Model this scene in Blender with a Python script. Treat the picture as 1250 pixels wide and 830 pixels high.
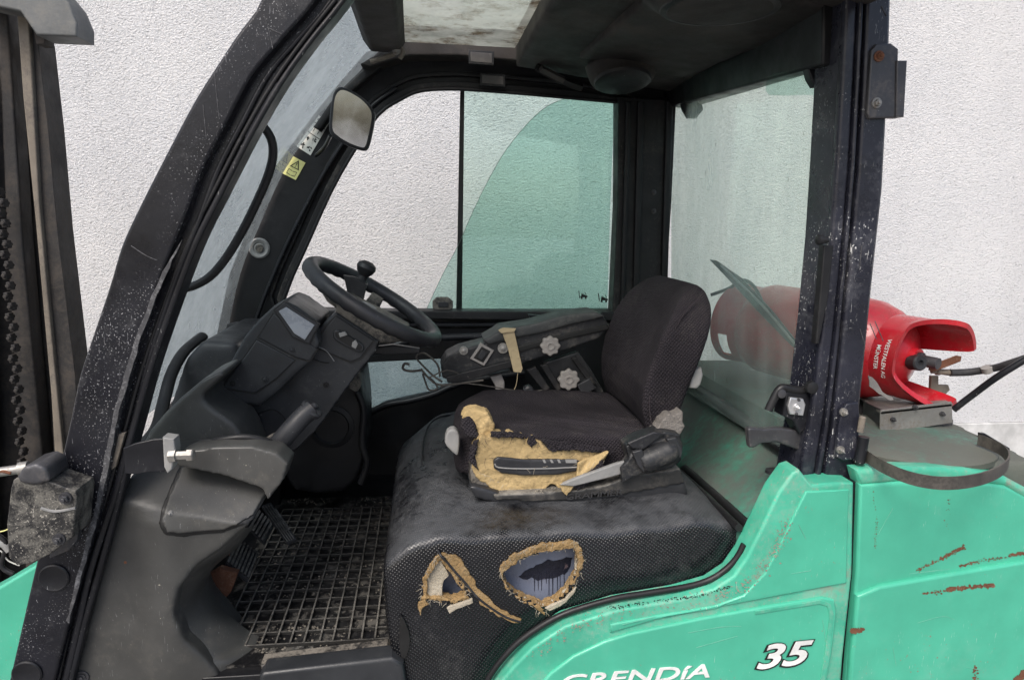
import bpy, bmesh, math, random
from mathutils import Vector, Matrix
random.seed(7)
rad = math.radians
for o in list(bpy.data.objects): bpy.data.objects.remove(o)
sc = bpy.context.scene
COL = sc.collection

# ------------------------------------------------------------------ camera
CZ, FPX = 1.65, 833.0
def _basis(yaw=7.3, p=10.0, roll=1.3):
    y, p, a = rad(yaw), rad(p), rad(roll)
    F = Vector((math.sin(y)*math.cos(p), math.cos(y)*math.cos(p), -math.sin(p)))
    R0 = Vector((math.cos(y), -math.sin(y), 0)); U0 = R0.cross(F)
    return R0*math.cos(a)+U0*math.sin(a), -R0*math.sin(a)+U0*math.cos(a), F
CR, CU, CF = _basis()
cd = bpy.data.cameras.new('camera'); cam = bpy.data.objects.new('camera', cd); COL.objects.link(cam)
m = Matrix((CR, CU, -CF)).transposed().to_4x4(); m.translation = (0, 0, CZ); cam.matrix_world = m
cd.sensor_width = 36; cd.lens = 36*FPX/1250; cd.clip_start = .05; cd.clip_end = 500
sc.camera = cam
sc.render.resolution_x = 1024; sc.render.resolution_y = 679

# ------------------------------------------------------------------ light
SUN_EL, SUN_AZ = 50, 215            # azimuth measured clockwise from +Y; behind the photographer
w = bpy.data.worlds.new('World'); sc.world = w; w.use_nodes = True
nt = w.node_tree; bg = nt.nodes['Background']
sky = nt.nodes.new('ShaderNodeTexSky'); sky.sky_type = 'NISHITA'; sky.sun_disc = False
sky.sun_elevation = rad(SUN_EL); sky.sun_rotation = rad(SUN_AZ)
sky.air_density = 1.0; sky.dust_density = 4.0; sky.ozone_density = 1.0
nt.links.new(sky.outputs[0], bg.inputs[0]); bg.inputs[1].default_value = 0.12
sl = bpy.data.lights.new('sun', 'SUN'); sl.energy = 1.5; sl.angle = rad(30); sl.color = (1, .97, .93)
so = bpy.data.objects.new('sun', sl); COL.objects.link(so)
sd = Vector((math.sin(rad(SUN_AZ))*math.cos(rad(SUN_EL)), math.cos(rad(SUN_AZ))*math.cos(rad(SUN_EL)), math.sin(rad(SUN_EL))))
so.rotation_euler = sd.to_track_quat('Z', 'Y').to_euler()
sc.view_settings.view_transform = 'Standard'; sc.view_settings.look = 'None'
sc.view_settings.exposure = 0.80; sc.view_settings.gamma = 1
sc.render.engine = 'CYCLES'
sc.cycles.transparent_max_bounces = 24; sc.cycles.max_bounces = 10

# ------------------------------------------------------------------ picture points -> world points at a chosen distance
def ray(px, py): return CF + CR*((px-625)/FPX) - CU*((py-415)/FPX)
def P(px, py, Y):
    d = ray(px, py); t = Y/d.y; return Vector((d.x*t, Y, CZ+d.z*t))
def PZ(px, py, Z):
    d = ray(px, py); t = (Z-CZ)/d.z; return Vector((d.x*t, d.y*t, Z))

# ------------------------------------------------------------------ materials
def mk(name, col, rough=.5, metal=0, dust=None, speck=None, scr=None, bump=None, top=None, pat=None, spec=.5, coat=0, patches=(), vary=.25):
    """dust/top: (colour, amount 0..1, scale); speck: (colour, amount, scale); scr: (colour, amount, direction);
    patches: extra layers (colour, threshold 0..1, scale, softness)"""
    mt = bpy.data.materials.new(name); mt.use_nodes = True
    n = mt.node_tree.nodes; l = mt.node_tree.links; b = n['Principled BSDF']
    tc = n.new('ShaderNodeTexCoord'); oc = tc.outputs['Object']
    def noise(scale, det=5, vec=None, dis=0, rgh=.6):
        t = n.new('ShaderNodeTexNoise'); t.inputs['Scale'].default_value = scale; t.inputs['Detail'].default_value = det
        t.inputs['Distortion'].default_value = dis; t.inputs['Roughness'].default_value = rgh
        l.new(vec or oc, t.inputs['Vector']); return t.outputs['Fac']
    def mapr(v, a, bb, c=0, d=1):
        t = n.new('ShaderNodeMapRange'); t.interpolation_type = 'SMOOTHSTEP'
        for i, q in zip((1, 2, 3, 4), (a, bb, c, d)): t.inputs[i].default_value = q
        l.new(v, t.inputs[0]); return t.outputs[0]
    def mth(op, a, bb):
        t = n.new('ShaderNodeMath'); t.operation = op
        for i, q in enumerate((a, bb)):
            if isinstance(q, (int, float)): t.inputs[i].default_value = q
            else: l.new(q, t.inputs[i])
        return t.outputs[0]
    def mix(f, a, bcol):
        t = n.new('ShaderNodeMix'); t.data_type = 'RGBA'
        if isinstance(f, (int, float)): t.inputs[0].default_value = f
        else: l.new(f, t.inputs[0])
        for i, q in ((6, a), (7, bcol)):
            if isinstance(q, tuple): t.inputs[i].default_value = (*q, 1)
            else: l.new(q, t.inputs[i])
        return t.outputs[2]
    lo = tuple(c*(1-vary) for c in col); hi = tuple(min(1, c*(1+vary)) for c in col)
    c = mix(mapr(noise(6, 6), .3, .7), lo, hi); r = None
    cover = None
    if dust:
        dc, amt, s = dust
        nz = mth('ADD', mth('MULTIPLY', noise(s, 8, dis=.6, rgh=.68), .62), mth('MULTIPLY', noise(s*11, 6, rgh=.75), .38))
        f = mth('MULTIPLY', mapr(nz, .62-amt*.26, .76-amt*.22), .2+.6*amt); c = mix(f, c, dc); cover = f
    if top:
        dc, amt, s = top
        g = n.new('ShaderNodeNewGeometry'); sp = n.new('ShaderNodeSeparateXYZ'); l.new(g.outputs['Normal'], sp.inputs[0])
        nz = mth('ADD', mth('MULTIPLY', noise(s, 8, rgh=.7, dis=.5), .65), mth('MULTIPLY', noise(s*13, 6, rgh=.75), .35))
        f = mth('MULTIPLY', mth('MULTIPLY', mapr(sp.outputs[2], .25, .95), mapr(nz, .38, .6)), amt); c = mix(f, c, dc)
        cover = f if cover is None else mth('MAXIMUM', cover, f)
    for pc, th, s, soft in patches:
        c = mix(mapr(noise(s, 7, dis=.3, rgh=.7), th, th+soft), c, pc)
    if speck:
        dc, amt, s = speck
        f = mapr(noise(s*2.2, 4, rgh=.6), .76-amt*.14, .80-amt*.14); f = mth('MULTIPLY', f, mapr(noise(4.5, 4), .46, .62)); c = mix(f, c, dc)
    if scr:
        dc, amt, dr = scr
        mp = n.new('ShaderNodeMapping'); mp.inputs['Rotation'].default_value = (0, rad(dr), 0); mp.inputs['Scale'].default_value = (500, 160, 45); l.new(oc, mp.inputs[0])
        f = mapr(noise(1, 3, mp.outputs[0], dis=.8), .73-amt*.09, .77-amt*.09); f = mth('MULTIPLY', f, mapr(noise(5, 5), .45, .6)); c = mix(f, c, dc)
    l.new(c, b.inputs['Base Color'])
    rr = mapr(noise(14, 6), .3, .7, max(.05, rough-.1), min(1, rough+.12))
    if cover is not None:
        t = n.new('ShaderNodeMix'); l.new(cover, t.inputs[0]); l.new(rr, t.inputs[2]); t.inputs[3].default_value = .9; rr = t.outputs[0]
    l.new(rr, b.inputs['Roughness']); b.inputs['Metallic'].default_value = metal
    b.inputs['Specular IOR Level'].default_value = spec*(.72 if max(col) < .04 and name != 'vinyl' else 1); b.inputs['Coat Weight'].default_value = coat
    h = None
    if pat:
        kind, pitch, st = pat
        sp = n.new('ShaderNodeSeparateXYZ'); l.new(oc, sp.inputs[0]); cb = n.new('ShaderNodeCombineXYZ')
        l.new(sp.outputs[0], cb.inputs[0]); l.new(mth('ADD', sp.outputs[2], sp.outputs[1]), cb.inputs[1])
        v = n.new('ShaderNodeTexVoronoi'); v.voronoi_dimensions = '2D'; v.inputs['Scale'].default_value = 1/pitch
        v.inputs['Randomness'].default_value = .12 if kind == 'dots' else .25
        mp = n.new('ShaderNodeMapping'); mp.inputs['Rotation'].default_value = (0, 0, rad(38)); l.new(cb.outputs[0], mp.inputs[0]); l.new(mp.outputs[0], v.inputs['Vector'])
        d = v.outputs['Distance']
        if kind == 'dots':
            h1 = mapr(d, .12, .38, 1, 0)
            tip = mth('MULTIPLY', mapr(d, .1, .24, 1, 0), mapr(noise(4, 5), .44, .64))
            l.new(mix(mth('MULTIPLY', tip, .5), c, (.12, .12, .115)), b.inputs['Base Color'])
        else:
            h1 = mapr(d, .15, .5, 0, 1)
            l.new(mix(mth('MULTIPLY', h1, .5), c, tuple(q*.25 for q in col)), b.inputs['Base Color']); h1 = mth('SUBTRACT', 1.0, h1)
        bp = n.new('ShaderNodeBump'); bp.inputs['Strength'].default_value = st; bp.inputs['Distance'].default_value = pitch*.3
        l.new(h1, bp.inputs['Height']); h = bp.outputs[0]
    if bump:
        bp = n.new('ShaderNodeBump'); bp.inputs['Strength'].default_value = bump[1]; bp.inputs['Distance'].default_value = .004
        l.new(noise(bump[0], 6), bp.inputs['Height'])
        if h: l.new(h, bp.inputs['Normal'])
        h = bp.outputs[0]
    if h: l.new(h, b.inputs['Normal'])
    return mt

def mk_glass(name, tint, dirt=.08, dirtcol=(.6, .62, .6), refl=1.0, streak=0, grime=None, spots=.45):
    mt = bpy.data.materials.new(name); mt.use_nodes = True
    n = mt.node_tree.nodes; l = mt.node_tree.links; n.remove(n['Principled BSDF']); out = n['Material Output']
    tr = n.new('ShaderNodeBsdfTransparent'); tr.inputs[0].default_value = (*tint, 1)
    gl = n.new('ShaderNodeBsdfGlossy'); gl.inputs['Roughness'].default_value = .03
    ge = n.new('ShaderNodeNewGeometry'); dt = n.new('ShaderNodeVectorMath'); dt.operation = 'DOT_PRODUCT'; l.new(ge.outputs['Incoming'], dt.inputs[0]); l.new(ge.outputs['Normal'], dt.inputs[1])
    ab = n.new('ShaderNodeMath'); ab.operation = 'ABSOLUTE'; l.new(dt.outputs['Value'], ab.inputs[0])
    om = n.new('ShaderNodeMath'); om.operation = 'SUBTRACT'; om.inputs[0].default_value = 1; l.new(ab.outputs[0], om.inputs[1])
    pw = n.new('ShaderNodeMath'); pw.operation = 'POWER'; pw.inputs[1].default_value = 5; l.new(om.outputs[0], pw.inputs[0])
    fr = n.new('ShaderNodeMath'); fr.operation = 'MULTIPLY_ADD'; fr.inputs[1].default_value = .95; fr.inputs[2].default_value = .045; l.new(pw.outputs[0], fr.inputs[0])
    ml = n.new('ShaderNodeMath'); ml.operation = 'MULTIPLY'; ml.inputs[1].default_value = refl; l.new(fr.outputs[0], ml.inputs[0])
    m1 = n.new('ShaderNodeMixShader'); l.new(ml.outputs[0], m1.inputs[0]); l.new(tr.outputs[0], m1.inputs[1]); l.new(gl.outputs[0], m1.inputs[2])
    df = n.new('ShaderNodeBsdfDiffuse'); df.inputs[0].default_value = (*dirtcol, 1)
    tl = n.new('ShaderNodeBsdfTranslucent'); tl.inputs[0].default_value = (*dirtcol, 1)
    dd = n.new('ShaderNodeMixShader'); dd.inputs[0].default_value = .5; l.new(df.outputs[0], dd.inputs[1]); l.new(tl.outputs[0], dd.inputs[2])
    tc = n.new('ShaderNodeTexCoord'); mp = n.new('ShaderNodeMapping'); l.new(tc.outputs['Object'], mp.inputs[0])
    if streak: mp.inputs['Scale'].default_value = (1, 1, .35)
    ns = n.new('ShaderNodeTexNoise'); ns.inputs['Scale'].default_value = 5; ns.inputs['Detail'].default_value = 9; ns.inputs['Roughness'].default_value = .65; l.new(mp.outputs[0], ns.inputs['Vector'])
    mr = n.new('ShaderNodeMapRange'); mr.inputs[1].default_value = .3; mr.inputs[2].default_value = .75; mr.inputs[3].default_value = dirt*.4; mr.inputs[4].default_value = dirt*1.8
    l.new(ns.outputs['Fac'], mr.inputs[0])
    # small dark spots and smears on the pane
    n2 = n.new('ShaderNodeTexNoise'); n2.inputs['Scale'].default_value = 70; n2.inputs['Detail'].default_value = 2; l.new(mp.outputs[0], n2.inputs['Vector'])
    m2 = n.new('ShaderNodeMapRange'); m2.inputs[1].default_value = .74; m2.inputs[2].default_value = .77; l.new(n2.outputs['Fac'], m2.inputs[0])
    m4 = n.new('ShaderNodeMath'); m4.operation = 'MULTIPLY'; m4.inputs[1].default_value = spots; l.new(m2.outputs[0], m4.inputs[0])
    m3 = n.new('ShaderNodeMixShader'); l.new(mr.outputs[0], m3.inputs[0]); l.new(m1.outputs[0], m3.inputs[1]); l.new(dd.outputs[0], m3.inputs[2])
    dk = n.new('ShaderNodeBsdfDiffuse'); dk.inputs[0].default_value = (.1, .11, .1, 1)
    m5 = n.new('ShaderNodeMixShader'); l.new(m4.outputs[0], m5.inputs[0]); l.new(m3.outputs[0], m5.inputs[1]); l.new(dk.outputs[0], m5.inputs[2])
    if grime:
        gc, th = grime
        for sock in (df.inputs[0], tl.inputs[0]):
            g1 = n.new('ShaderNodeTexNoise'); g1.inputs['Scale'].default_value = 7; g1.inputs['Detail'].default_value = 9; g1.inputs['Roughness'].default_value = .7; l.new(mp.outputs[0], g1.inputs['Vector'])
            g2 = n.new('ShaderNodeMapRange'); g2.inputs[1].default_value = th; g2.inputs[2].default_value = th+.12; l.new(g1.outputs['Fac'], g2.inputs[0])
            g3 = n.new('ShaderNodeMix'); g3.data_type = 'RGBA'; l.new(g2.outputs[0], g3.inputs[0]); g3.inputs[6].default_value = (*dirtcol, 1); g3.inputs[7].default_value = (*gc, 1); l.new(g3.outputs[2], sock)
    l.new(m5.outputs[0], out.inputs[0]); return mt

DUST = (.30, .28, .24); WHT = (.62, .62, .6)
M = {}
M['black_paint'] = mk('black_paint', (.009, .0095, .012), .38, dust=((.10, .10, .10), .3, 7), speck=(WHT, .5, 120), scr=(WHT, .35, 25), bump=(60, .10), vary=.4)
M['pillar_paint'] = mk('pillar_paint', (.008, .0083, .0115), .34, dust=((.10, .10, .105), .36, 5), speck=((.42, .42, .43), 1.1, 130), scr=((.4, .4, .42), .55, 25), bump=(55, .14), vary=.4, patches=(((.16, .16, .17), .66, 9, .1),))
M['pillar_rear'] = mk('pillar_rear', (.017, .018, .027), .30, dust=((.11, .11, .12), .5, 7), speck=(WHT, .95, 80), scr=(WHT, .75, -5), bump=(40, .12), vary=.4, spec=.6)
M['dusty_frame'] = mk('dusty_frame', (.012, .012, .013), .5, dust=((.13, .115, .10), .45, 5), speck=(DUST, .5, 80), bump=(80, .15), vary=.4)
M['inner_black'] = mk('inner_black', (.008, .0082, .0095), .45, dust=((.06, .06, .06), .3, 6), speck=(WHT, .25, 90), bump=(50, .1), vary=.4)
M['headliner'] = mk('headliner', (.030, .026, .024), .75, dust=((.10, .085, .07), .5, 5), bump=(150, .25), vary=.4)
M['rubber'] = mk('rubber', (.012, .012, .013), .45, dust=((.1, .1, .1), .25, 8), bump=(40, .1))
M['grey_plastic'] = mk('grey_plastic', (.052, .052, .049), .45, dust=((.13, .12, .10), .4, 4), speck=((.4, .37, .3), .45, 70), bump=(260, .1), scr=((.22, .22, .22), .7, 10), patches=(((.17, .155, .125), .60, 5, .16), ((.30, .25, .18), .73, 16, .04), ((.025, .025, .025), .66, 8, .1)))
M['dark_plastic'] = mk('dark_plastic', (.026, .027, .030), .42, dust=((.08, .08, .08), .4, 9), speck=((.35, .35, .33), .4, 90), bump=(300, .12), scr=((.2, .2, .2), .25, -30))
M['console_plastic'] = mk('console_plastic', (.026, .028, .031), .38, dust=((.09, .09, .085), .35, 8), speck=((.35, .35, .33), .45, 90), bump=(320, .1), scr=((.22, .22, .22), .3, -30))
M['dirty_plastic'] = mk('dirty_plastic', (.018, .018, .018), .5, dust=((.24, .215, .18), .85, 14), speck=(DUST, .7, 100), bump=(90, .3))
M['muddy'] = mk('muddy', (.014, .014, .015), .5, dust=((.20, .19, .165), .75, 30), speck=((.34, .32, .28), 1.1, 120), bump=(140, .35))
M['vinyl'] = mk('vinyl', (.005, .0053, .007), .2, dust=((.05, .05, .05), .35, 5), top=((.095, .10, .108), .6, 2.6), pat=('dots', .0062, .5), spec=.6, bump=(22, .55), vary=.3)
M['smooth_vinyl'] = mk('smooth_vinyl', (.016, .0165, .019), .4, dust=((.11, .11, .11), .5, 7), bump=(120, .3))
M['fabric'] = mk('fabric', (.036, .032, .037), .9, dust=((.075, .068, .065), .5, 7), speck=((.3, .28, .25), .4, 160), pat=('knit', .0062, 1.0), spec=.15, bump=(25, .3))
M['fabric_side'] = mk('fabric_side', (.043, .036, .042), .9, dust=((.085, .075, .07), .5, 7), pat=('knit', .005, .9), spec=.15)
M['foam'] = mk('foam', (.42, .31, .155), .95, dust=((.17, .13, .075), .6, 14), speck=((.12, .09, .05), .6, 60), bump=(90, .8), spec=.1)
M['foam_edge'] = mk('foam_edge', (.27, .18, .085), .95, dust=((.34, .29, .20), .5, 30), speck=((.08, .06, .03), .7, 90), bump=(160, 1.2), spec=.1)
M['torn_fibre'] = mk('torn_fibre', (.07, .06, .05), .9, spec=.1)
M['backing'] = mk('backing', (.36, .32, .25), .95, dust=((.5, .47, .4), .5, 30), bump=(160, .8), spec=.1)
M['bare_metal_paint'] = mk('bare_metal_paint', (.175, .20, .27), .3, dust=((.12, .13, .16), .4, 7), bump=(30, .08), spec=.6)
M['paint_patch'] = mk('paint_patch', (.012, .014, .026), .5, patches=(((.12, .09, .10), .62, 40, .05),), bump=(90, .5))
GREEN = (.062, .40, .265)
M['green'] = mk('green', GREEN, .38, dust=((.17, .42, .32), .4, 2.5), speck=((.22, .20, .15), .7, 60), scr=((.45, .6, .52), .7, 80), bump=(4, .25), coat=.25, vary=.1,
                patches=(((.27, .38, .31), .62, 3, .3), ((.20, .22, .17), .70, 15, .14), ((.14, .07, .04), .76, 40, .03)))
M['green_chipped'] = mk('green_chipped', GREEN, .40, dust=((.24, .38, .30), .65, 6), speck=((.34, .27, .22), 1.0, 60), scr=((.5, .55, .5), .5, 60), bump=(9, .14), vary=.2,
                patches=(((.25, .25, .20), .57, 11, .16), ((.27, .21, .16), .68, 34, .04), ((.03, .04, .035), .74, 26, .03)))
M['green_dusty'] = mk('green_dusty', (.045, .25, .17), .6, dust=((.105, .11, .10), 1.0, 3), top=((.10, .105, .098), .8, 2.5), speck=((.02, .02, .02), .4, 30), bump=(90, .2), vary=.2)
M['hood_top'] = mk('hood_top', (.07, .17, .13), .6, dust=((.105, .095, .083), 1.1, 4), speck=((.02, .02, .02), .5, 30), bump=(120, .3), patches=(((.05, .045, .04), .66, 6, .14), ((.36, .34, .31), .64, 9, .12)))
M['grey_steel'] = mk('grey_steel', (.30, .29, .27), .45, .6, dust=((.2, .16, .12), .6, 12), speck=((.1, .05, .03), .6, 60), bump=(60, .2))
M['bright_steel'] = mk('bright_steel', (.6, .6, .6), .35, .8, dust=((.25, .22, .2), .4, 30), bump=(80, .2))
M['dark_steel'] = mk('dark_steel', (.06, .06, .065), .4, .4, dust=((.2, .18, .16), .5, 12), speck=(WHT, .5, 80), bump=(60, .3))
M['rust'] = mk('rust', (.14, .055, .028), .9, dust=((.3, .2, .14), .5, 30), bump=(90, .8))
M['panel_chip'] = mk('panel_chip', (.26, .21, .17), .8, bump=(90, .3))
M['scrape_white'] = mk('scrape_white', (.19, .19, .195), .7, dust=((.012, .012, .015), 1.0, 25), bump=(60, .2))
M['tan_edge'] = mk('tan_edge', (.17, .145, .115), .7, dust=((.06, .055, .055), .6, 12), scr=((.05, .05, .05), 1, 0), bump=(50, .3))
M['mast'] = mk('mast', (.020, .019, .019), .6, dust=((.07, .058, .048), .7, 8), bump=(60, .3))
M['mast_top'] = mk('mast_top', (.10, .105, .105), .55, dust=((.2, .19, .17), .6, 8), bump=(60, .3))
M['red'] = mk('red', (.46, .008, .018), .34, dust=((.30, .06, .05), .6, 8), speck=((.08, .02, .02), .7, 70), scr=((.6, .25, .25), .9, 60), bump=(20, .04), vary=.12, coat=.4)
M['red_dark'] = mk('red_dark', (.36, .012, .02), .4, dust=((.2, .05, .05), .4, 8), vary=.12)
M['white_print'] = mk('white_print', (.72, .72, .70), .6, dust=((.45, .55, .5), .4, 30))
M['black_print'] = mk('black_print', (.012, .012, .012), .5)
M['emboss'] = mk('emboss', (.035, .035, .037), .5)
M['sticker_white'] = mk('sticker_white', (.52, .52, .48), .55, dust=((.3, .28, .24), .5, 40))
M['sticker_yellow'] = mk('sticker_yellow', (.62, .60, .24), .55, dust=((.4, .38, .25), .4, 40))
M['screen'] = mk('screen', (.26, .28, .31), .25, dust=((.32, .33, .34), .6, 12), spec=.6)
M['light_lens'] = mk('light_lens', (.055, .05, .048), .4, dust=((.10, .095, .085), .6, 30))
M['mirror'] = mk('mirror', (.86, .88, .86), .05, 1, dust=((.6, .6, .58), .08, 30))
M['grey_knob'] = mk('grey_knob', (.25, .235, .22), .6, dust=((.12, .11, .1), .5, 30), bump=(120, .4))
M['pale_plastic'] = mk('pale_plastic', (.22, .22, .215), .6, dust=((.3, .28, .25), .5, 14), bump=(90, .3))
M['tape'] = mk('tape', (.40, .32, .19), .6, dust=((.2, .15, .1), .5, 30), bump=(60, .5))
M['fluff'] = mk('fluff', (.20, .185, .17), .95, dust=((.06, .055, .05), .6, 60), bump=(200, 1.5), spec=.1)
M['mat_rubber'] = mk('mat_rubber', (.007, .007, .008), .4, dust=((.08, .08, .075), .5, 7), bump=(90, .6), patches=(((.22, .215, .20), .57, 9, .14), ((.10, .095, .085), .5, 22, .1)))
M['band_steel'] = mk('band_steel', (.06, .055, .05), .5, .3, dust=((.15, .135, .115), .7, 14), bump=(60, .2))
M['green_scratch'] = mk('green_scratch', (.22, .42, .34), .6, dust=((.08, .38, .26), .9, 60))
M['pan_dusty'] = mk('pan_dusty', (.03, .03, .03), .5, dust=((.13, .12, .105), .6, 10), top=((.26, .245, .215), .9, 8), bump=(60, .2))
M['mud'] = mk('mud', (.17, .155, .13), .95, vary=.5, spec=.1)
M['mat_rib'] = mk('mat_rib', (.02, .0195, .018), .6, top=((.20, .19, .17), .85, 4), bump=(120, .6))
M['hose'] = mk('hose', (.03, .03, .032), .6, dust=((.1, .1, .1), .4, 20), bump=(120, .4))
M['armrest'] = mk('armrest', (.018, .019, .021), .42, dust=((.14, .13, .115), .5, 12), speck=(DUST, .6, 100), bump=(60, .25))
M['armpad'] = mk('armpad', (.034, .036, .037), .55, dust=((.13, .13, .12), .5, 10), bump=(60, .2))
M['g_side'] = mk_glass('g_side', (.86, .955, .925), .03, (.6, .72, .66), spots=.2)
M['g_slide'] = mk_glass('g_slide', (.79, .92, .885), .03, (.4, .6, .54), spots=.2)
M['g_rear'] = mk_glass('g_rear', (.925, .99, .95), .17, (.84, .97, .88), .7, streak=1)
M['g_front'] = mk_glass('g_front', (.48, .56, .60), .28, (.58, .65, .68), 1.2, spots=.8)
M['g_roof'] = mk_glass('g_roof', (.62, .70, .62), .55, (.50, .52, .46), grime=((.16, .12, .075), .48))
M['g_low'] = mk_glass('g_low', (.66, .76, .78), .14, (.42, .52, .55))

def wall_mat():
    mt = bpy.data.materials.new('scratch_plaster'); mt.use_nodes = True
    n = mt.node_tree.nodes; l = mt.node_tree.links; b = n['Principled BSDF']
    tc = n.new('ShaderNodeTexCoord'); mp = n.new('ShaderNodeMapping'); l.new(tc.outputs['Object'], mp.inputs[0])
    mp.inputs['Rotation'].default_value = (0, rad(-25), 0); mp.inputs['Scale'].default_value = (95, 95, 138)
    a = n.new('ShaderNodeTexNoise'); a.inputs['Scale'].default_value = 1; a.inputs['Detail'].default_value = 3; a.inputs['Roughness'].default_value = .6; a.inputs['Distortion'].default_value = .7
    l.new(mp.outputs[0], a.inputs['Vector'])
    f = n.new('ShaderNodeTexNoise'); f.inputs['Scale'].default_value = 160; f.inputs['Detail'].default_value = 3; l.new(tc.outputs['Object'], f.inputs['Vector'])
    ad = n.new('ShaderNodeMath'); ad.operation = 'MULTIPLY_ADD'; ad.inputs[1].default_value = .35; l.new(f.outputs['Fac'], ad.inputs[0]); l.new(a.outputs['Fac'], ad.inputs[2])
    bp = n.new('ShaderNodeBump'); bp.inputs['Strength'].default_value = 1; bp.inputs['Distance'].default_value = .0095; l.new(ad.outputs[0], bp.inputs['Height']); l.new(bp.outputs[0], b.inputs['Normal'])
    c = n.new('ShaderNodeTexNoise'); c.inputs['Scale'].default_value = 2; c.inputs['Detail'].default_value = 8; l.new(tc.outputs['Object'], c.inputs['Vector'])
    r = n.new('ShaderNodeMapRange'); r.inputs[1].default_value = .3; r.inputs[2].default_value = .7; l.new(c.outputs['Fac'], r.inputs[0])
    pit = n.new('ShaderNodeMapRange'); pit.inputs[1].default_value = .32; pit.inputs[2].default_value = .44; pit.inputs[3].default_value = .68; pit.inputs[4].default_value = 1; l.new(a.outputs['Fac'], pit.inputs[0])
    mx = n.new('ShaderNodeMix'); mx.data_type = 'RGBA'; mx.inputs[6].default_value = (.66, .66, .67, 1); mx.inputs[7].default_value = (.73, .725, .725, 1); l.new(r.outputs[0], mx.inputs[0])
    st = n.new('ShaderNodeTexNoise'); st.inputs['Scale'].default_value = 1; st.inputs['Detail'].default_value = 6; sm = n.new('ShaderNodeMapping'); sm.inputs['Scale'].default_value = (2.2, 2.2, .5); l.new(tc.outputs['Object'], sm.inputs[0]); l.new(sm.outputs[0], st.inputs['Vector'])
    sr = n.new('ShaderNodeMapRange'); sr.inputs[1].default_value = .35; sr.inputs[2].default_value = .65; sr.inputs[3].default_value = .93; sr.inputs[4].default_value = 1; l.new(st.outputs['Fac'], sr.inputs[0])
    mm = n.new('ShaderNodeMath'); mm.operation = 'MULTIPLY'; l.new(sr.outputs[0], mm.inputs[0]); l.new(pit.outputs[0], mm.inputs[1])
    vm = n.new('ShaderNodeVectorMath'); vm.operation = 'SCALE'; l.new(mx.outputs[2], vm.inputs[0]); l.new(mm.outputs[0], vm.inputs['Scale'])
    l.new(vm.outputs[0], b.inputs['Base Color']); b.inputs['Roughness'].default_value = .95; b.inputs['Specular IOR Level'].default_value = .1
    return mt
M['wall'] = wall_mat()
M['plinth'] = mk('plinth', (.52, .52, .51), .9, dust=((.46, .46, .44), .4, 5), bump=(90, .3))
M['ground'] = mk('ground', (.20, .195, .19), .9, dust=((.28, .27, .25), .5, 3), bump=(40, .5))

# ------------------------------------------------------------------ object helpers
ORG = {}                                       # object name -> world position of its origin
def link(name, me, mat, parent=None, shift=True, sharp=35, bev=0):
    if mat and not me.materials: me.materials.append(M[mat])
    o = bpy.data.objects.new(name, me)
    me.name = name
    if len(me.vertices) and shift:
        c = Vector((0, 0, 0))
        for v in me.vertices: c += v.co
        c /= len(me.vertices)
        me.transform(Matrix.Translation(-c))
    else: c = Vector((0, 0, 0))
    COL.objects.link(o); ORG[o.name] = c.copy()
    if parent is not None: o.parent = parent; o.location = c-ORG[parent.name]
    else: o.location = c
    if sharp is not None:
        for p in me.polygons: p.use_smooth = True
        me.set_sharp_from_angle(angle=rad(sharp))
    if bev:
        b = o.modifiers.new('bevel', 'BEVEL'); b.width = bev; b.segments = 2; b.limit_method = 'ANGLE'; b.angle_limit = rad(40)
    return o
def empty(name, loc, parent=None, rot=None):
    o = bpy.data.objects.new(name, None); o.empty_display_size = .05; COL.objects.link(o); ORG[o.name] = Vector(loc)
    o.location = Vector(loc)-(ORG[parent.name] if parent is not None else Vector((0, 0, 0)))
    if parent is not None: o.parent = parent
    return o
def tag(o, label=None, cat=None, kind=None, group=None):
    if label: o['label'] = label
    if cat: o['category'] = cat
    if kind: o['kind'] = kind
    if group: o['group'] = group
    return o

def cr(pts, n=4, closed=False):
    """Catmull-Rom through points (tuples of any length)"""
    pts = [tuple(p) for p in pts]; N = len(pts); out = []
    rng = range(N) if closed else range(N-1)
    for i in rng:
        g = (lambda k: pts[k % N]) if closed else (lambda k: pts[min(max(k, 0), N-1)])
        a, b, c, d = g(i-1), g(i), g(i+1), g(i+2)
        for j in range(n):
            t = j/n
            out.append(tuple(.5*((2*b[k])+(-a[k]+c[k])*t+(2*a[k]-5*b[k]+4*c[k]-d[k])*t*t+(-a[k]+3*b[k]-3*c[k]+d[k])*t**3) for k in range(len(b))))
    if not closed: out.append(pts[-1])
    return out
def fray(pts, amp, step=4, seed=1):
    """resample a closed px outline and roughen it like a torn edge"""
    rg = random.Random(seed); out = []
    N = len(pts)
    for i in range(N):
        a, b = pts[i], pts[(i+1) % N]; L = math.hypot(b[0]-a[0], b[1]-a[1]); k = max(1, int(L/step))
        for j in range(k):
            t = j/k; out.append((a[0]+(b[0]-a[0])*t+rg.uniform(-amp, amp), a[1]+(b[1]-a[1])*t+rg.uniform(-amp, amp)))
    return out
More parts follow.
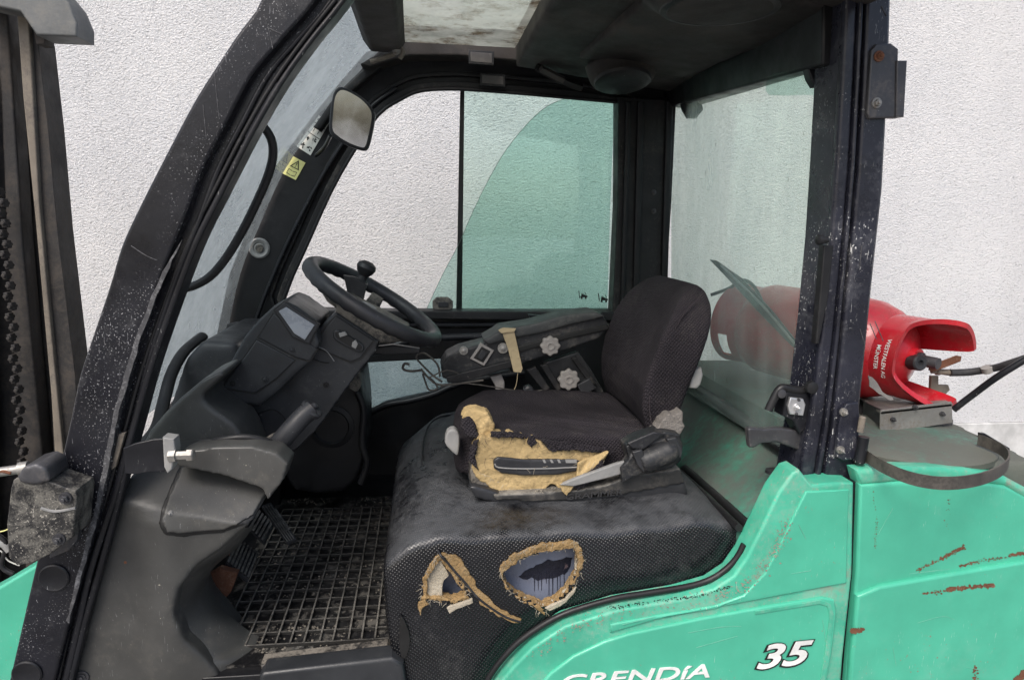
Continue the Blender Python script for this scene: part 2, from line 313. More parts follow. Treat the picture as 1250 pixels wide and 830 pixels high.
def slab_mesh(loops, th, bev):
    cu = bpy.data.curves.new('c', 'CURVE'); cu.dimensions = '2D'; cu.fill_mode = 'BOTH'
    for lp in loops:
        s = cu.splines.new('POLY'); s.points.add(len(lp)-1)
        for p, q in zip(s.points, lp): p.co = (q[0], q[1], 0, 1)
        s.use_cyclic_u = True
    bev = min(bev, th*.45)
    cu.extrude = th/2-bev
    if bev > 0: cu.bevel_depth = bev; cu.bevel_resolution = 2; cu.offset = -bev
    o = bpy.data.objects.new('c', cu); COL.objects.link(o)
    dg = bpy.context.evaluated_depsgraph_get(); me = bpy.data.meshes.new_from_object(o.evaluated_get(dg))
    bpy.data.objects.remove(o); bpy.data.curves.remove(cu)
    return me
def weld(me, d=1e-5):
    b = bmesh.new(); b.from_mesh(me); bmesh.ops.remove_doubles(b, verts=b.verts, dist=d); bmesh.ops.recalc_face_normals(b, faces=b.faces); b.to_mesh(me); b.free(); return me
def slab(name, pts, Y, th, mat, parent, bev=.0015, holes=(), fn=None, sharp=35):
    """outline traced on the photo, unprojected to the plane y=Y and given real thickness th away from the camera"""
    loops = [[(P(x, y, Y).x, P(x, y, Y).z) for x, y in lp] for lp in [pts, *holes]]
    me = slab_mesh(loops, th, bev)
    for v in me.vertices: v.co = Vector((v.co.x, Y+th/2-v.co.z, v.co.y))
    weld(me)
    if fn:
        for v in me.vertices: v.co = fn(v.co.copy())
    o = link(name, me, mat, parent, sharp=sharp)
    if bev: wn = o.modifiers.new('normals', 'WEIGHTED_NORMAL'); wn.keep_sharp = True
    return o
def slab_on(name, loops, mat, parent, origin, ax, ay, th=.0015, bev=0):
    """slab lying in the plane spanned by unit vectors ax, ay at origin; loops in metres"""
    me = slab_mesh(loops, th, bev); az = ax.cross(ay)
    for v in me.vertices: v.co = origin+ax*v.co.x+ay*v.co.y+az*v.co.z
    return link(name, weld(me), mat, parent)
def prism(pts3, vec):
    """closed prism data: list of 3D points and an extrusion vector"""
    n = len(pts3); vs = [Vector(p) for p in pts3]+[Vector(p)+Vector(vec) for p in pts3]
    fs = [tuple(range(n)), tuple(reversed(range(n, 2*n)))]+[(i, (i+1) % n, n+(i+1) % n, n+i)[::-1] for i in range(n)]
    return vs, fs
def ypr(pts, Y, th): return prism([P(x, y, Y) for x, y in pts], (0, th, 0))
def soft(name, prisms, voxel, it, mat, parent, fn=None, cut=None, ret=False, fac=.5):
    """closed volumes melted together (voxel remesh + smooth) for moulded and upholstered shapes"""
    vs, fs = [], []
    for v, f in prisms:
        k = len(vs); vs += v; fs += [tuple(i+k for i in q) for q in f]
    me = bpy.data.meshes.new(name); me.from_pydata(vs, [], fs); weld(me, 1e-7)
    o = bpy.data.objects.new('t', me); COL.objects.link(o)
    r = o.modifiers.new('r', 'REMESH'); r.mode = 'VOXEL'; r.voxel_size = voxel
    if it: s = o.modifiers.new('s', 'SMOOTH'); s.iterations = it; s.factor = fac
    dg = bpy.context.evaluated_depsgraph_get(); m2 = bpy.data.meshes.new_from_object(o.evaluated_get(dg))
    bpy.data.objects.remove(o); bpy.data.meshes.remove(me)
    if fn:
        for v in m2.vertices: v.co = fn(v.co.copy())
    if cut:
        b = bmesh.new(); b.from_mesh(m2); bmesh.ops.delete(b, geom=[f for f in b.faces if cut(f.calc_center_median())], context='FACES'); b.to_mesh(m2); b.free()
    return link(name, m2, mat, parent, sharp=60)
from mathutils import noise as mn
def rough(o, amp, freq, voxel=0, it=1):
    """crumble an object's surface: optional voxel remesh, then noise along the normals"""
    me = o.data
    if voxel:
        r = o.modifiers.new('r', 'REMESH'); r.mode = 'VOXEL'; r.voxel_size = voxel
        if it: s_ = o.modifiers.new('s', 'SMOOTH'); s_.iterations = it
        for md in list(o.modifiers):
            if md.type in ('WEIGHTED_NORMAL', 'BEVEL'): o.modifiers.remove(md)
        bpy.context.view_layer.update()
        m2 = bpy.data.meshes.new_from_object(o.evaluated_get(bpy.context.evaluated_depsgraph_get())); m2.name = me.name
        o.modifiers.clear(); mats = list(me.materials); o.data = m2; bpy.data.meshes.remove(me); me = m2
        if not me.materials: me.materials.append(mats[0])
    ns_ = [v.normal.copy() for v in me.vertices]
    for v, nn in zip(me.vertices, ns_):
        p_ = v.co*freq; v.co += nn*amp*(mn.noise(p_)+.6*mn.noise(p_*2.7)+.35*mn.noise(p_*6.1))
    for p_ in me.polygons: p_.use_smooth = True
    me.set_sharp_from_angle(angle=rad(60))
    return o
def box_v(x0, x1, y0, y1, z0, z1): return prism([(x0, y0, z0), (x1, y0, z0), (x1, y0, z1), (x0, y0, z1)], (0, y1-y0, 0))
def mesh(name, vs, fs, mat, parent, bev=0, sharp=35):
    me = bpy.data.meshes.new(name); me.from_pydata([Vector(v) for v in vs], [], fs); weld(me, 1e-7); return link(name, me, mat, parent, bev=bev, sharp=sharp)
def box(name, x0, x1, y0, y1, z0, z1, mat, parent, bev=.002): return mesh(name, *box_v(x0, x1, y0, y1, z0, z1), mat, parent, bev=bev)
def tube_v(pts, r, seg=12, closed=False, flat=1.0, up=None):
    pts = [Vector(p) for p in pts]; N = len(pts); rs = r if isinstance(r, (list, tuple)) else [r]*N
    vs, fs = [], []; nrm = None
    for i, p in enumerate(pts):
        if closed: t = pts[(i+1) % N]-pts[i-1]
        else: t = pts[min(i+1, N-1)]-pts[max(i-1, 0)]
        t.normalize()
        if nrm is None: nrm = (Vector(up) if up else (Vector((0, 0, 1)) if abs(t.z) < .9 else Vector((1, 0, 0))))
        nrm = (nrm-t*nrm.dot(t)).normalized(); bn = t.cross(nrm)
        for k in range(seg):
            a = 2*math.pi*k/seg; vs.append(p+(nrm*math.cos(a)+bn*math.sin(a)*flat)*rs[i])
    for i in range(N if closed else N-1):
        j = (i+1) % N
        for k in range(seg):
            k2 = (k+1) % seg; fs.append((i*seg+k, i*seg+k2, j*seg+k2, j*seg+k))
    if not closed: fs += [tuple(reversed(range(seg))), tuple(range((N-1)*seg, N*seg))]
    return vs, fs
def tube(name, pts, r, mat, parent, seg=12, closed=False, flat=1.0, up=None): return mesh(name, *tube_v(pts, r, seg, closed, flat, up), mat, parent, sharp=50)
def ptube(name, pts, Y, r, mat, parent, n=5, **k):
    """tube through photo points; Y a number or one per point"""
    ys = Y if isinstance(Y, (list, tuple)) else [Y]*len(pts)
    return tube(name, cr([tuple(P(x, y, q)) for (x, y), q in zip(pts, ys)], n), r, mat, parent, **k)
def lathe_v(o, ax, prof, seg=24):
    """prof: (distance along axis, radius)"""
    ax = Vector(ax).normalized(); o = Vector(o); u = ax.orthogonal().normalized(); v = ax.cross(u); vs, fs = [], []
    for t, r in prof:
        for k in range(seg):
            a = 2*math.pi*k/seg; vs.append(o+ax*t+(u*math.cos(a)+v*math.sin(a))*max(r, 1e-5))
    for i in range(len(prof)-1):
        for k in range(seg):
            k2 = (k+1) % seg; fs.append((i*seg+k, i*seg+k2, (i+1)*seg+k2, (i+1)*seg+k))
    fs += [tuple(reversed(range(seg))), tuple(range((len(prof)-1)*seg, len(prof)*seg))]
    return vs, fs
def lathe(name, o, ax, prof, mat, parent, seg=24): return mesh(name, *lathe_v(o, ax, prof, seg), mat, parent)
def bolt(px, py, Y, r, parent, mat='grey_steel', ax=(0, -1, 0), name='bolt', h=.006):
    o = P(px, py, Y)
    a = lathe_v(o, ax, [(-.003, r*1.5), (.0015, r*1.5), (.002, r*1.45)], 20); b = lathe_v(o+Vector(ax)*.002, ax, [(0, r), (h*.8, r), (h, r*.85)], 6)
    c = lathe_v(o+Vector(ax)*(h+.002), ax, [(-.001, r*.5), (.003, r*.5), (.0035, r*.4)], 12)
    vs, fs = [], []
    for v, f in (a, b, c):
        k = len(vs); vs += v; fs += [tuple(i+k for i in q) for q in f]
    return mesh(name, vs, fs, mat, parent)
def text(name, s, mat, parent, p0, p1, p2, th=.0008, bold=.0, sx=1, shear=0):
    """lettering filled into the parallelogram p0 (lower left) p1 (lower right) p2 (upper left)"""
    cu = bpy.data.curves.new('t', 'FONT'); cu.body = s; cu.offset = bold; cu.extrude = .01; cu.shear = shear; cu.resolution_u = 4
    o = bpy.data.objects.new('t', cu); COL.objects.link(o)
    dg = bpy.context.evaluated_depsgraph_get(); me = bpy.data.meshes.new_from_object(o.evaluated_get(dg)); bpy.data.objects.remove(o)
    xs = [v.co.x for v in me.vertices]; ys = [v.co.y for v in me.vertices]; x0, x1, y0, y1 = min(xs), max(xs), min(ys), max(ys)
    p0, p1, p2 = Vector(p0), Vector(p1), Vector(p2); ax, ay = p1-p0, p2-p0; az = ax.cross(ay).normalized()
    for v in me.vertices: v.co = p0+ax*((v.co.x-x0)/(x1-x0))+ay*((v.co.y-y0)/(y1-y0))+az*(th if v.co.z > 0 else -th)
    return link(name, me, mat, parent, sharp=None)

def threads(name, outline, Y, n, L, mat, parent, seed, r=.0005, out=None):
    """loose fibres sticking out of a torn edge, one joined mesh"""
    rg = random.Random(seed); vs, fs = [], []; N = len(outline)
    for _ in range(n):
        i = rg.randrange(N); a, b = outline[i-1], outline[i]; t = rg.random(); x = a[0]+(b[0]-a[0])*t; y = a[1]+(b[1]-a[1])*t
        p0 = P(x, y, Y); an = rg.uniform(0, 6.28); ll = L*rg.uniform(.3, 1); d = Vector((math.cos(an), -rg.uniform(0, .5), math.sin(an)-.4)); e = Vector((rg.uniform(-1, 1), rg.uniform(-.5, .2), rg.uniform(-1, .3)))
        pts = [p0, p0+d*ll*.5, p0+d*ll*.8+e*ll*.35]; v, f = tube_v(pts, [r, r*.8, r*.4], 4); k = len(vs); vs += v; fs += [tuple(q+k for q in g) for g in f]
    return tag(mesh(name, vs, fs, mat, parent), kind='stuff')
def cover(name, pts, Y, th, mat, parent, bev=.002, gap=1.4):
    """moulded cover with a dark shadow gap round it"""
    cx = sum(p[0] for p in pts)/len(pts); cy = sum(p[1] for p in pts)/len(pts)
    big = [(x+(x-cx)/max(1, math.hypot(x-cx, y-cy))*gap, y+(y-cy)/max(1, math.hypot(x-cx, y-cy))*gap) for x, y in pts]
    o = slab(name, pts, Y, th, mat, parent, bev=bev)
    slab('gap_line', big, Y+.002, th, 'black_print', parent, bev=0)
    return o

# ================================================================== SETTING
gr = mesh('ground', [(-60, -60, 0), (60, -60, 0), (60, 60, 0), (-60, 60, 0)], [(0, 1, 2, 3)], 'ground', None); tag(gr, 'grey concrete yard under the forklift', kind='structure')
wall = empty('building_wall', (0, 3.5, 0)); tag(wall, 'white scratch-plastered building wall behind the forklift, with a smooth grey plinth', 'wall')
box('plaster', -9, 9, 3.3, 3.6, .60, 5.2, 'wall', wall, bev=0)
box('plinth', -9, 9, 3.285, 3.59, 0, .598, 'plinth', wall, bev=.004)

FL = empty('forklift', (.3, 1.8, 0)); tag(FL, 'worn green forklift with open black cab, torn seat and dirty controls', 'forklift')

# ================================================================== MAST (left edge)
mast = slab('mast', [(-150, 0), (22, 0), (50, 300), (80, 560), (92, 760), (92, 1000), (-150, 1000)], 2.2, .05, 'mast', FL)
slab('channel_flange', [(33, 15), (46, 48), (58, 150), (70, 280), (92, 460), (100, 640), (110, 1000), (84, 1000), (62, 460), (46, 250)], 2.12, .09, 'mast', mast)
slab('channel_edge', [(20, 12), (34, 14), (40, 110), (48, 250), (62, 400), (78, 560), (90, 760), (90, 1000), (72, 1000), (72, 640), (62, 480), (43, 270), (28, 120)], 2.105, .02, 'tan_edge', mast, bev=.004)
slab('inner_rail', [(-4, 0), (8, 0), (28, 300), (52, 560), (60, 760), (60, 1000), (34, 1000), (30, 640), (8, 300)], 2.13, .06, 'mast', mast, bev=.006)
slab('outer_rail', [(-150, 60), (-40, 60), (-20, 560), (-10, 1000), (-150, 1000)], 2.08, .08, 'mast', mast, bev=.006)
link0 = None
for i in range(34):                                   # leaf chain running up the mast
    t = i/34; x = 4+t*34-(0 if i % 2 else 4); y = 235+t*430
    if link0 is None:
        v, f = box_v(-.0055, .0055, -.012, .012, -.0115, .0115); v2, f2 = lathe_v((0, -.018, 0), (0, 1, 0), [(0, .006), (.036, .006)], 8)
        k = len(v); link0 = mesh('chain_link', v+v2, f+[tuple(q+k for q in g) for g in f2], 'mast', mast, bev=.002)
        o = link0
    else:
        o = link0.copy(); COL.objects.link(o)
    o.parent = mast; o.location = P(x, y, 2.085)-ORG[mast.name]; o.rotation_euler = (0, rad(-4), 0)
slab('crossbar', [(-60, -30), (56, -30), (84, 4), (94, 28), (94, 45), (44, 43), (24, 14), (-60, -4)], 2.02, .10, 'mast_top', mast, bev=.006)
slab('stop_block', [(39, 24), (56, 34), (54, 54), (44, 54)], 2.09, .05, 'mast', mast)

# ================================================================== CAB: far side
oL = [(480, 30), (462, 55), (445, 66), (411, 105), (381, 142), (337, 202), (304, 274), (280, 334), (263, 415), (250, 520), (240, 700), (240, 790)]
win = cr([(343, 376), (356, 340), (372, 305), (405, 232), (436, 178), (462, 140), (490, 120), (515, 110), (560, 108)], 3)+[(620, 112), (700, 119), (755, 124), (754, 250), (748, 378), (560, 380)]
low = cr([(443, 508), (441, 470), (443, 443)], 2)+[(500, 440), (560, 437), (620, 436), (622, 452), (570, 462), (545, 472), (525, 481), (500, 486), (470, 493)]
slab('far_door_frame', oL+[(700, 760), (812, 700), (812, 345), (818, 250), (824, 122), (824, 60), (700, 40)], 2.36, .05, 'inner_black', FL, holes=[win, low], bev=.004)
def offs(pts, d, c=(560, 250)):
    n = len(pts); out = []
    for i, p in enumerate(pts):
        a = pts[i-1]; b = pts[(i+1) % n]; tx, ty = b[0]-a[0], b[1]-a[1]; L = math.hypot(tx, ty) or 1; nx, ny = ty/L, -tx/L
        out.append((p[0]+nx*d, p[1]+ny*d))
    return out
def area(p): return sum(p[i-1][0]*p[i][1]-p[i][0]*p[i-1][1] for i in range(len(p)))
sg = 1 if area(win) > 0 else -1
for nm, d0, d1, yy, mt in (('window_frame', 0.6, 9, 2.335, 'dusty_frame'), ('door_lip', 15, 21, 2.345, 'dusty_frame')):
    slab(nm, offs(win, sg*d1), yy, .03, mt, FL, holes=[offs(win, sg*d0)], bev=.004)
ptube('window_seal', [(343, 374), (356, 340), (372, 305), (405, 232), (436, 178), (462, 140), (490, 121), (515, 111), (560, 109), (620, 113), (700, 120), (754, 125)], 2.332, .006, 'rubber', FL, n=3)
slab('far_header', cr([(390, 160), (420, 122), (450, 95), (480, 74), (520, 66), (580, 66), (640, 74)], 3)+[(740, 92), (742, 86), (640, 66), (580, 58), (520, 56), (475, 62), (440, 86), (410, 115), (382, 155)], 2.30, .05, 'dusty_frame', FL, bev=.008)
slab('roof_edge', [(482, 50), (520, 46), (570, 49), (626, 56), (700, 66), (780, 85), (780, 100), (700, 82), (626, 74), (560, 68), (500, 68), (470, 76), (452, 82), (440, 78), (470, 60)], 2.25, .09, 'headliner', FL, bev=.006)
for (a, b, c, d), yy in (((572, 61, 603, 80), 2.247), ((586, 89, 617, 106), 2.297)):
    li = slab('marker_light', [(a, b), (c, b+2), (c, d), (a, d-2)], yy, .008, 'dusty_frame', FL, bev=.002)
    slab('light_lens', [(a+2.5, b+2.5), (c-2.5, b+4.5), (c-2.5, d-2.5), (a+2.5, d-4.5)], yy-.0015, .004, 'light_lens', li, bev=.001)
# window divider, sliding panes
slab('window_divider', [(562, 110), (567, 110), (564, 379), (557, 379)], 2.375, .02, 'rubber', FL, bev=.001)
slab('rear_pane', [(565, 108), (756, 122), (750, 380), (561, 380)], 2.392, .004, 'g_side', FL, bev=0)
curve = cr([(690, 120), (668, 130), (645, 150), (618, 183), (598, 217), (578, 257), (560, 298), (540, 336), (520, 379)], 4)
pane = slab('sliding_pane', curve+[(741, 380), (745, 250), (750, 123)], 2.375, .004, 'g_slide', FL, bev=0)
ptube('pane_edge', [(690, 121), (668, 130), (645, 150), (618, 183), (598, 217), (578, 257), (560, 298), (540, 336), (520, 379)], 2.373, .0008, 'green_dusty', pane, n=3, seg=6)
pl = slab('window_latch', [(528, 368), (533, 363), (547, 363), (553, 368), (553, 376), (547, 380), (533, 380), (528, 376)], 2.35, .02, 'dirty_plastic', FL, bev=.004)
slab('latch_tab', [(535, 369), (547, 369), (547, 375), (535, 375)], 2.343, .01, 'dark_plastic', pl, bev=.002)
def truckmark(x, y, s, nm='printed_mark'):             # tiny etched forklift pictogram on the pane
    L = [[(0, 0), (1, 0), (2, 9), (1, 9)], [(1, 8), (11, 8), (11, 6), (6, 5), (4, 3), (3, 8)], [(5, 3), (6, 5), (10, 5), (8, 1.5), (7.6, 2), (9, 4.6), (6.6, 4.6), (5.4, 2.8)], [(3, 8), (5, 8), (5, 10), (3, 10)], [(8, 8), (10, 8), (10, 10), (8, 10)]]
    vs, fs = [], []
    for lp in L:
        k = len(vs); vs += [P(x+a*s, y+b*s, 2.368) for a, b in lp]; fs.append(tuple(range(k, k+len(lp)))[::-1])
    mesh(nm, vs, fs, 'black_print', pane)
truckmark(706, 355, 1.0); truckmark(730, 358, 1.1)
slab('low_pane', [(430, 434), (640, 430), (640, 480), (430, 520)], 2.40, .004, 'g_low', FL, bev=0)
# sill, ledge and rail under the far window
slab('window_sill', [(340, 379), (760, 381), (760, 391), (700, 392), (560, 390), (340, 389)], 2.30, .08, 'dusty_frame', FL, bev=.004)
slab('door_ledge', [(330, 395), (760, 394), (760, 398), (330, 399)], 2.33, .04, 'dark_plastic', FL, bev=.002)
ptube('door_rail', [(380, 432), (450, 431), (500, 416), (545, 412), (620, 410)], 2.25, .012, 'black_paint', FL)
slab('door_handle', [(645, 384), (670, 386), (735, 382), (738, 386), (676, 391), (648, 390)], 2.25, .02, 'black_paint', FL, bev=.003)
ptube('lower_rim', [(436, 540), (441, 512), (470, 495), (500, 489), (530, 481), (548, 473), (580, 463), (640, 455)], 2.33, .012, 'black_paint', FL)
# far front pillar details
ptube('pillar_rib', [(300, 430), (322, 365), (352, 295), (388, 225), (422, 170), (452, 132), (484, 108)], 2.335, .007, 'black_paint', FL)
g = lathe('grommet', P(317, 303, 2.362), (0, -1, 0), [(0, .034), (.006, .034), (.010, .029), (.007, .020), (.004, .018), (.008, .012), (.004, .004)], 'pale_plastic', FL)
lathe('plug', P(317, 303, 2.358), (0, -1, 0), [(0, .014), (.008, .012), (.009, .005)], 'dirty_plastic', g, seg=12)
slab('bracket', [(276, 396), (290, 393), (296, 402), (302, 404), (300, 418), (276, 420)], 2.33, .02, 'dark_steel', FL); bolt(285, 404, 2.328, .007, FL)
# stickers
def sticker(pts, mat, marks, nm):
    """pts: tl, tr, br, bl in px at the far pillar; marks in unit square (polylines filled)"""
    q = [P(x, y, 2.357) for x, y in pts]
    s = mesh(nm, [q[3], q[2], q[1], q[0]]+[v+Vector((0, .0012, 0)) for v in (q[3], q[2], q[1], q[0])], [(0, 1, 2, 3), (4, 7, 6, 5), (0, 4, 5, 1), (1, 5, 6, 2), (2, 6, 7, 3), (3, 7, 4, 0)], mat, FL)
    vs, fs = [], []
    for lp in marks:
        k = len(vs)
        for u, v in lp: vs.append((q[0]*(1-u)+q[1]*u)*(1-v)+(q[3]*(1-u)+q[2]*u)*v+Vector((0, -.0006, 0)))
        fs.append(tuple(range(k, k+len(lp))))
    mesh('pictogram', vs, fs, 'black_print', s, sharp=None)
rg = random.Random(3)
marks = [[(.02, .2), (.98, .2), (.98, .225), (.02, .225)], [(.02, .5), (.98, .5), (.98, .52), (.02, .52)], [(.3, .3), (.5, .27), (.7, .3), (.7, .44), (.66, .44), (.66, .33), (.5, .30), (.34, .33), (.34, .44), (.3, .44)],
         [(.1, .08), (.2, .05), (.18, .1), (.55, .1), (.55, .12), (.1, .12)], [(.8, .1), (.95, .13), (.9, .17), (.78, .14)]]
for (cx, cy) in ((.25, .62), (.7, .62), (.25, .85), (.72, .85)):
    for k in range(4):
        a = rg.uniform(0, 6.28); x0, y0 = cx+rg.uniform(-.05, .05), cy+rg.uniform(-.04, .04); L = rg.uniform(.1, .17); w_ = rg.uniform(.02, .045)
        dx, dy = math.cos(a)*L, math.sin(a)*L*.5; nx, ny = -math.sin(a)*w_, math.cos(a)*w_*.5
        marks.append([(x0+nx, y0+ny), (x0+dx+nx, y0+dy+ny), (x0+dx-nx, y0+dy-ny), (x0-nx, y0-ny)])
sticker([(389, 141), (402, 150), (379, 190), (362, 179)], 'sticker_white', marks, 'instruction_sticker')
tri = [[(.5, .05), (.85, .5), (.78, .5), (.5, .14)], [(.5, .05), (.5, .14), (.22, .5), (.15, .5)], [(.15, .5), (.22, .46), (.78, .46), (.85, .5)], [(.47, .2), (.53, .2), (.52, .36), (.48, .36)], [(.47, .39), (.53, .39), (.53, .43), (.47, .43)],
       [(.18, .62), (.48, .66), (.48, .69), (.21, .65), (.21, .85), (.48, .88), (.48, .91), (.18, .88)], [(.82, .62), (.82, .88), (.52, .91), (.52, .88), (.79, .85), (.79, .65), (.52, .69), (.52, .66)]]
sticker([(358, 191), (373, 199), (361, 220), (345, 212)], 'sticker_yellow', tri, 'warning_sticker')
# far rear post
po = slab('rear_post', [(755, 118), (826, 122), (820, 250), (814, 345), (812, 620), (744, 620), (748, 378), (754, 250)], 2.31, .07, 'dusty_frame', FL, bev=.006)
for xa, xb, wd in ((768, 760, 3), (783, 776, 4), (818, 810, 4)):
    slab('post_ridge', [(xa-wd, 124), (xa+wd, 124), (xb+wd, 400), (xb+wd-1, 560), (xb-wd-1, 560), (xb-wd, 400)], 2.295, .03, 'inner_black', po, bev=.005)
for y in (235, 258): bolt(798, y, 2.309, .006, po, 'dark_steel')

# ================================================================== WINDSCREEN
NZ = [(400, -160), (352, -60), (320, 0), (262, 85), (200, 186), (158, 278), (133, 350), (112, 410), (90, 490), (62, 600), (48, 680)]
nearc = [P(x+26, y, 1.30) for x, y in NZ]
FZ = cr([tuple(P(x+14, y, 2.355)) for x, y in [(560, -60), (480, 35), (445, 66), (411, 105), (381, 142), (337, 202), (304, 274), (280, 334), (263, 415), (250, 520), (246, 560)]], 4)
def at_z(curve, z):
    c = sorted(curve, key=lambda p: p[2])
    if z <= c[0][2]: return c[0][0]
    for a, b in zip(c, c[1:]):
        if a[2] <= z <= b[2]: t = (z-a[2])/max(1e-6, b[2]-a[2]); return a[0]+(b[0]-a[0])*t
    return c[-1][0]
nc = cr([tuple(p) for p in nearc], 4)
vs, fs = [], []; NR, NC = 24, 8
for i in range(NR+1):
    z = 1.13+(2.24-1.13)*i/NR; xa, xb = at_z(nc, z), at_z(FZ, z)
    for j in range(NC+1):
        t = j/NC; vs.append((xa+(xb-xa)*t-.05*math.sin(math.pi*t), 1.31+(2.35-1.31)*t, z))
for i in range(NR):
    for j in range(NC): a = i*(NC+1)+j; fs.append((a, a+1, a+NC+2, a+NC+1))
ws = mesh('windscreen', vs, fs, 'g_front', FL, sharp=80)
# curved rubber-edged quarter pane inside the front pillar
q = [(300, 148), (318, 152), (331, 170), (333, 192), (326, 218), (312, 250), (296, 282), (276, 315), (256, 338), (234, 350), (214, 353)]
sealp = ptube('quarter_seal', q, [1.36+.10*i/10 for i in range(11)], .0085, 'rubber', FL, n=4, seg=12)

# ================================================================== ROOF
hb = [PZ(437, -5, 2.12), PZ(487, -5, 2.12), PZ(485, 60, 2.12), PZ(455, 68, 2.12)]
a, b, c, d = [Vector(v) for v in hb]; dirv = Vector((0, 1, 0))
mesh('front_header', [(-.16, 1.16, 2.125), (-.065, 1.16, 2.125), (-.075, 2.16, 2.125), (-.16, 2.16, 2.125), (-.19, 1.16, 2.17), (-.04, 1.16, 2.17), (-.06, 2.2, 2.17), (-.19, 2.2, 2.17)],
     [(3, 2, 1, 0), (4, 5, 6, 7), (0, 1, 5, 4), (1, 2, 6, 5), (2, 3, 7, 6), (3, 0, 4, 7)], 'headliner', FL, bev=.008)
ptube('header_bracket', [(452, 76), (465, 72), (482, 66), (487, 58), (492, 64), (488, 72)], 2.13, .007, 'tan_edge', FL, n=3, seg=8)
bolt(484, 62, 2.12, .008, FL, 'grey_steel')
mesh('roof_pane', [(-.08, 1.1, 2.168), (.30, 1.1, 2.168), (.27, 2.2, 2.168), (-.08, 2.2, 2.168)], [(0, 1, 2, 3)], 'g_roof', FL)
soft('headliner', [prism([(.272, 1.0, 2.13), (.272, 2.19, 2.11), (.86, 2.32, 2.075), (.80, 1.0, 2.045)], (0, 0, .09))], .012, 3, 'headliner', FL)
soft('headliner_bulge', [lathe_v(PZ(878, 14, 2.055)+Vector((0, 0, .06)), (0, 0, -1), [(0, .17), (.03, .15), (.06, .11)], 40), prism([(.45, 1.3, 2.09), (.42, 1.95, 2.09), (.74, 2.0, 2.06), (.80, 1.3, 2.05)], (0, 0, .05))], .01, 6, 'headliner', FL)
lathe('headliner_dish', PZ(878, 14, 2.055)+Vector((0, 0, .012)), (0, 0, -1), [(0, .12), (.010, .112), (.012, .10), (.006, .09), (.004, .001)], 'dusty_frame', FL, seg=40)
sp_ = soft('roof_speaker', [lathe_v(PZ(758, 92, 2.06)+Vector((0, 0, .03)), (.05, -.12, -1), [(0, .105), (.05, .088), (.06, .07)], 32)], .007, 4, 'headliner', FL)
lathe('speaker_grille', PZ(757, 105, 2.02)+Vector((0, -.02, .012)), (.03, -.25, -1), [(0, .078), (.008, .076), (.012, .068), (.010, .03), (.010, .001)], 'dusty_frame', sp_, seg=32)
cl_ = ptube('cab_light', [(655, 82), (683, 97), (710, 107)], [2.12, 2.16, 2.2], .013, 'dusty_frame', FL, n=2, seg=4, flat=.7)
ptube('light_lens', [(660, 84), (688, 98)], [2.10, 2.14], .011, 'light_lens', cl_, n=2, seg=4, flat=.7)
mesh('rear_header', [(.755, 1.30, 1.955), (.79, 1.30, 1.955), (.90, 2.36, 2.04), (.815, 2.36, 2.04), (.745, 1.30, 2.07), (.79, 1.30, 2.09), (.90, 2.36, 2.16), (.79, 2.36, 2.14)],
     [(3, 2, 1, 0), (4, 5, 6, 7), (0, 1, 5, 4), (1, 2, 6, 5), (2, 3, 7, 6), (3, 0, 4, 7)], 'inner_black', FL, bev=.005)
mesh('roof_shell', [(-.24, 1.05, 2.20), (.272, 1.05, 2.20), (.9, 1.05, 2.16), (.9, 2.42, 2.18), (.272, 2.42, 2.22), (-.24, 2.42, 2.22)]+[(.272, 1.05, 2.20), (.272, 2.42, 2.22)], [(1, 2, 3, 4)], 'black_paint', FL)
for (x, y, Y) in ((845, 130, 2.2), (1000, 92, 1.36)):
    k = slab('glass_hinge', [(x-13, y-8), (x+10, y-12), (x+14, y+4), (x+6, y+14), (x-4, y+14), (x-10, y+4)], Y, .025, 'black_paint', FL, bev=.004); bolt(x+3, y, Y-.001, .006, k, 'grey_steel')

# ================================================================== REAR WINDOW
rgp = [P(820, 120, 2.34), P(812, 350, 2.33), P(836, 470, 2.24), P(900, 505, 1.80), P(988, 560, 1.30), P(1012, 330, 1.285), P(1026, 60, 1.28)]
vs = [tuple(p+Vector((.0, 0, 0))) for p in rgp]
mesh('rear_pane', [(.835, 2.36, 2.06), (.885, 2.33, 1.08), (.80, 1.27, 1.15), (.775, 1.27, 1.99)]+[(.839, 2.36, 2.06), (.889, 2.33, 1.08), (.804, 1.27, 1.15), (.779, 1.27, 1.99)], [(0, 1, 2, 3), (7, 6, 5, 4), (0, 4, 5, 1), (1, 5, 6, 2), (2, 6, 7, 3), (3, 7, 4, 0)], 'g_rear', FL)
rs = ptube('rear_seal', [(832, 466), (850, 474), (880, 494), (930, 530), (990, 570)], [2.26, 2.12, 1.9, 1.58, 1.29], .016, 'rubber', FL, flat=1.5)
slab('visor_tab', cr([(940, 92), (965, 86), (1012, 78), (1012, 112), (980, 116), (940, 116), (936, 104)], 2, True), 1.45, .003, 'g_side', FL, bev=0)
# wiper and arm behind the rear glass
wp = mesh('rear_wiper', *prism([P(866, 317, 2.12), P(874, 318, 2.12), P(906, 340, 2.0), P(945, 382, 1.82), P(978, 424, 1.69), P(976, 428, 1.69), P(966, 422, 1.73), P(925, 380, 1.90), P(888, 340, 2.05)], (.006, .01, 0)), 'dark_plastic', FL, bev=.001)
ptube('wiper_arm', [(868, 360), (890, 352), (902, 343), (912, 343), (922, 352), (930, 368)], [2.12, 2.08, 2.04, 2.0, 1.95, 1.9], .0055, 'dark_plastic', wp, n=4, seg=8)
ptube('wiper_spine', [(880, 324), (930, 372), (972, 422)], [2.08, 1.88, 1.705], .004, 'pale_plastic', wp, n=3, seg=6)

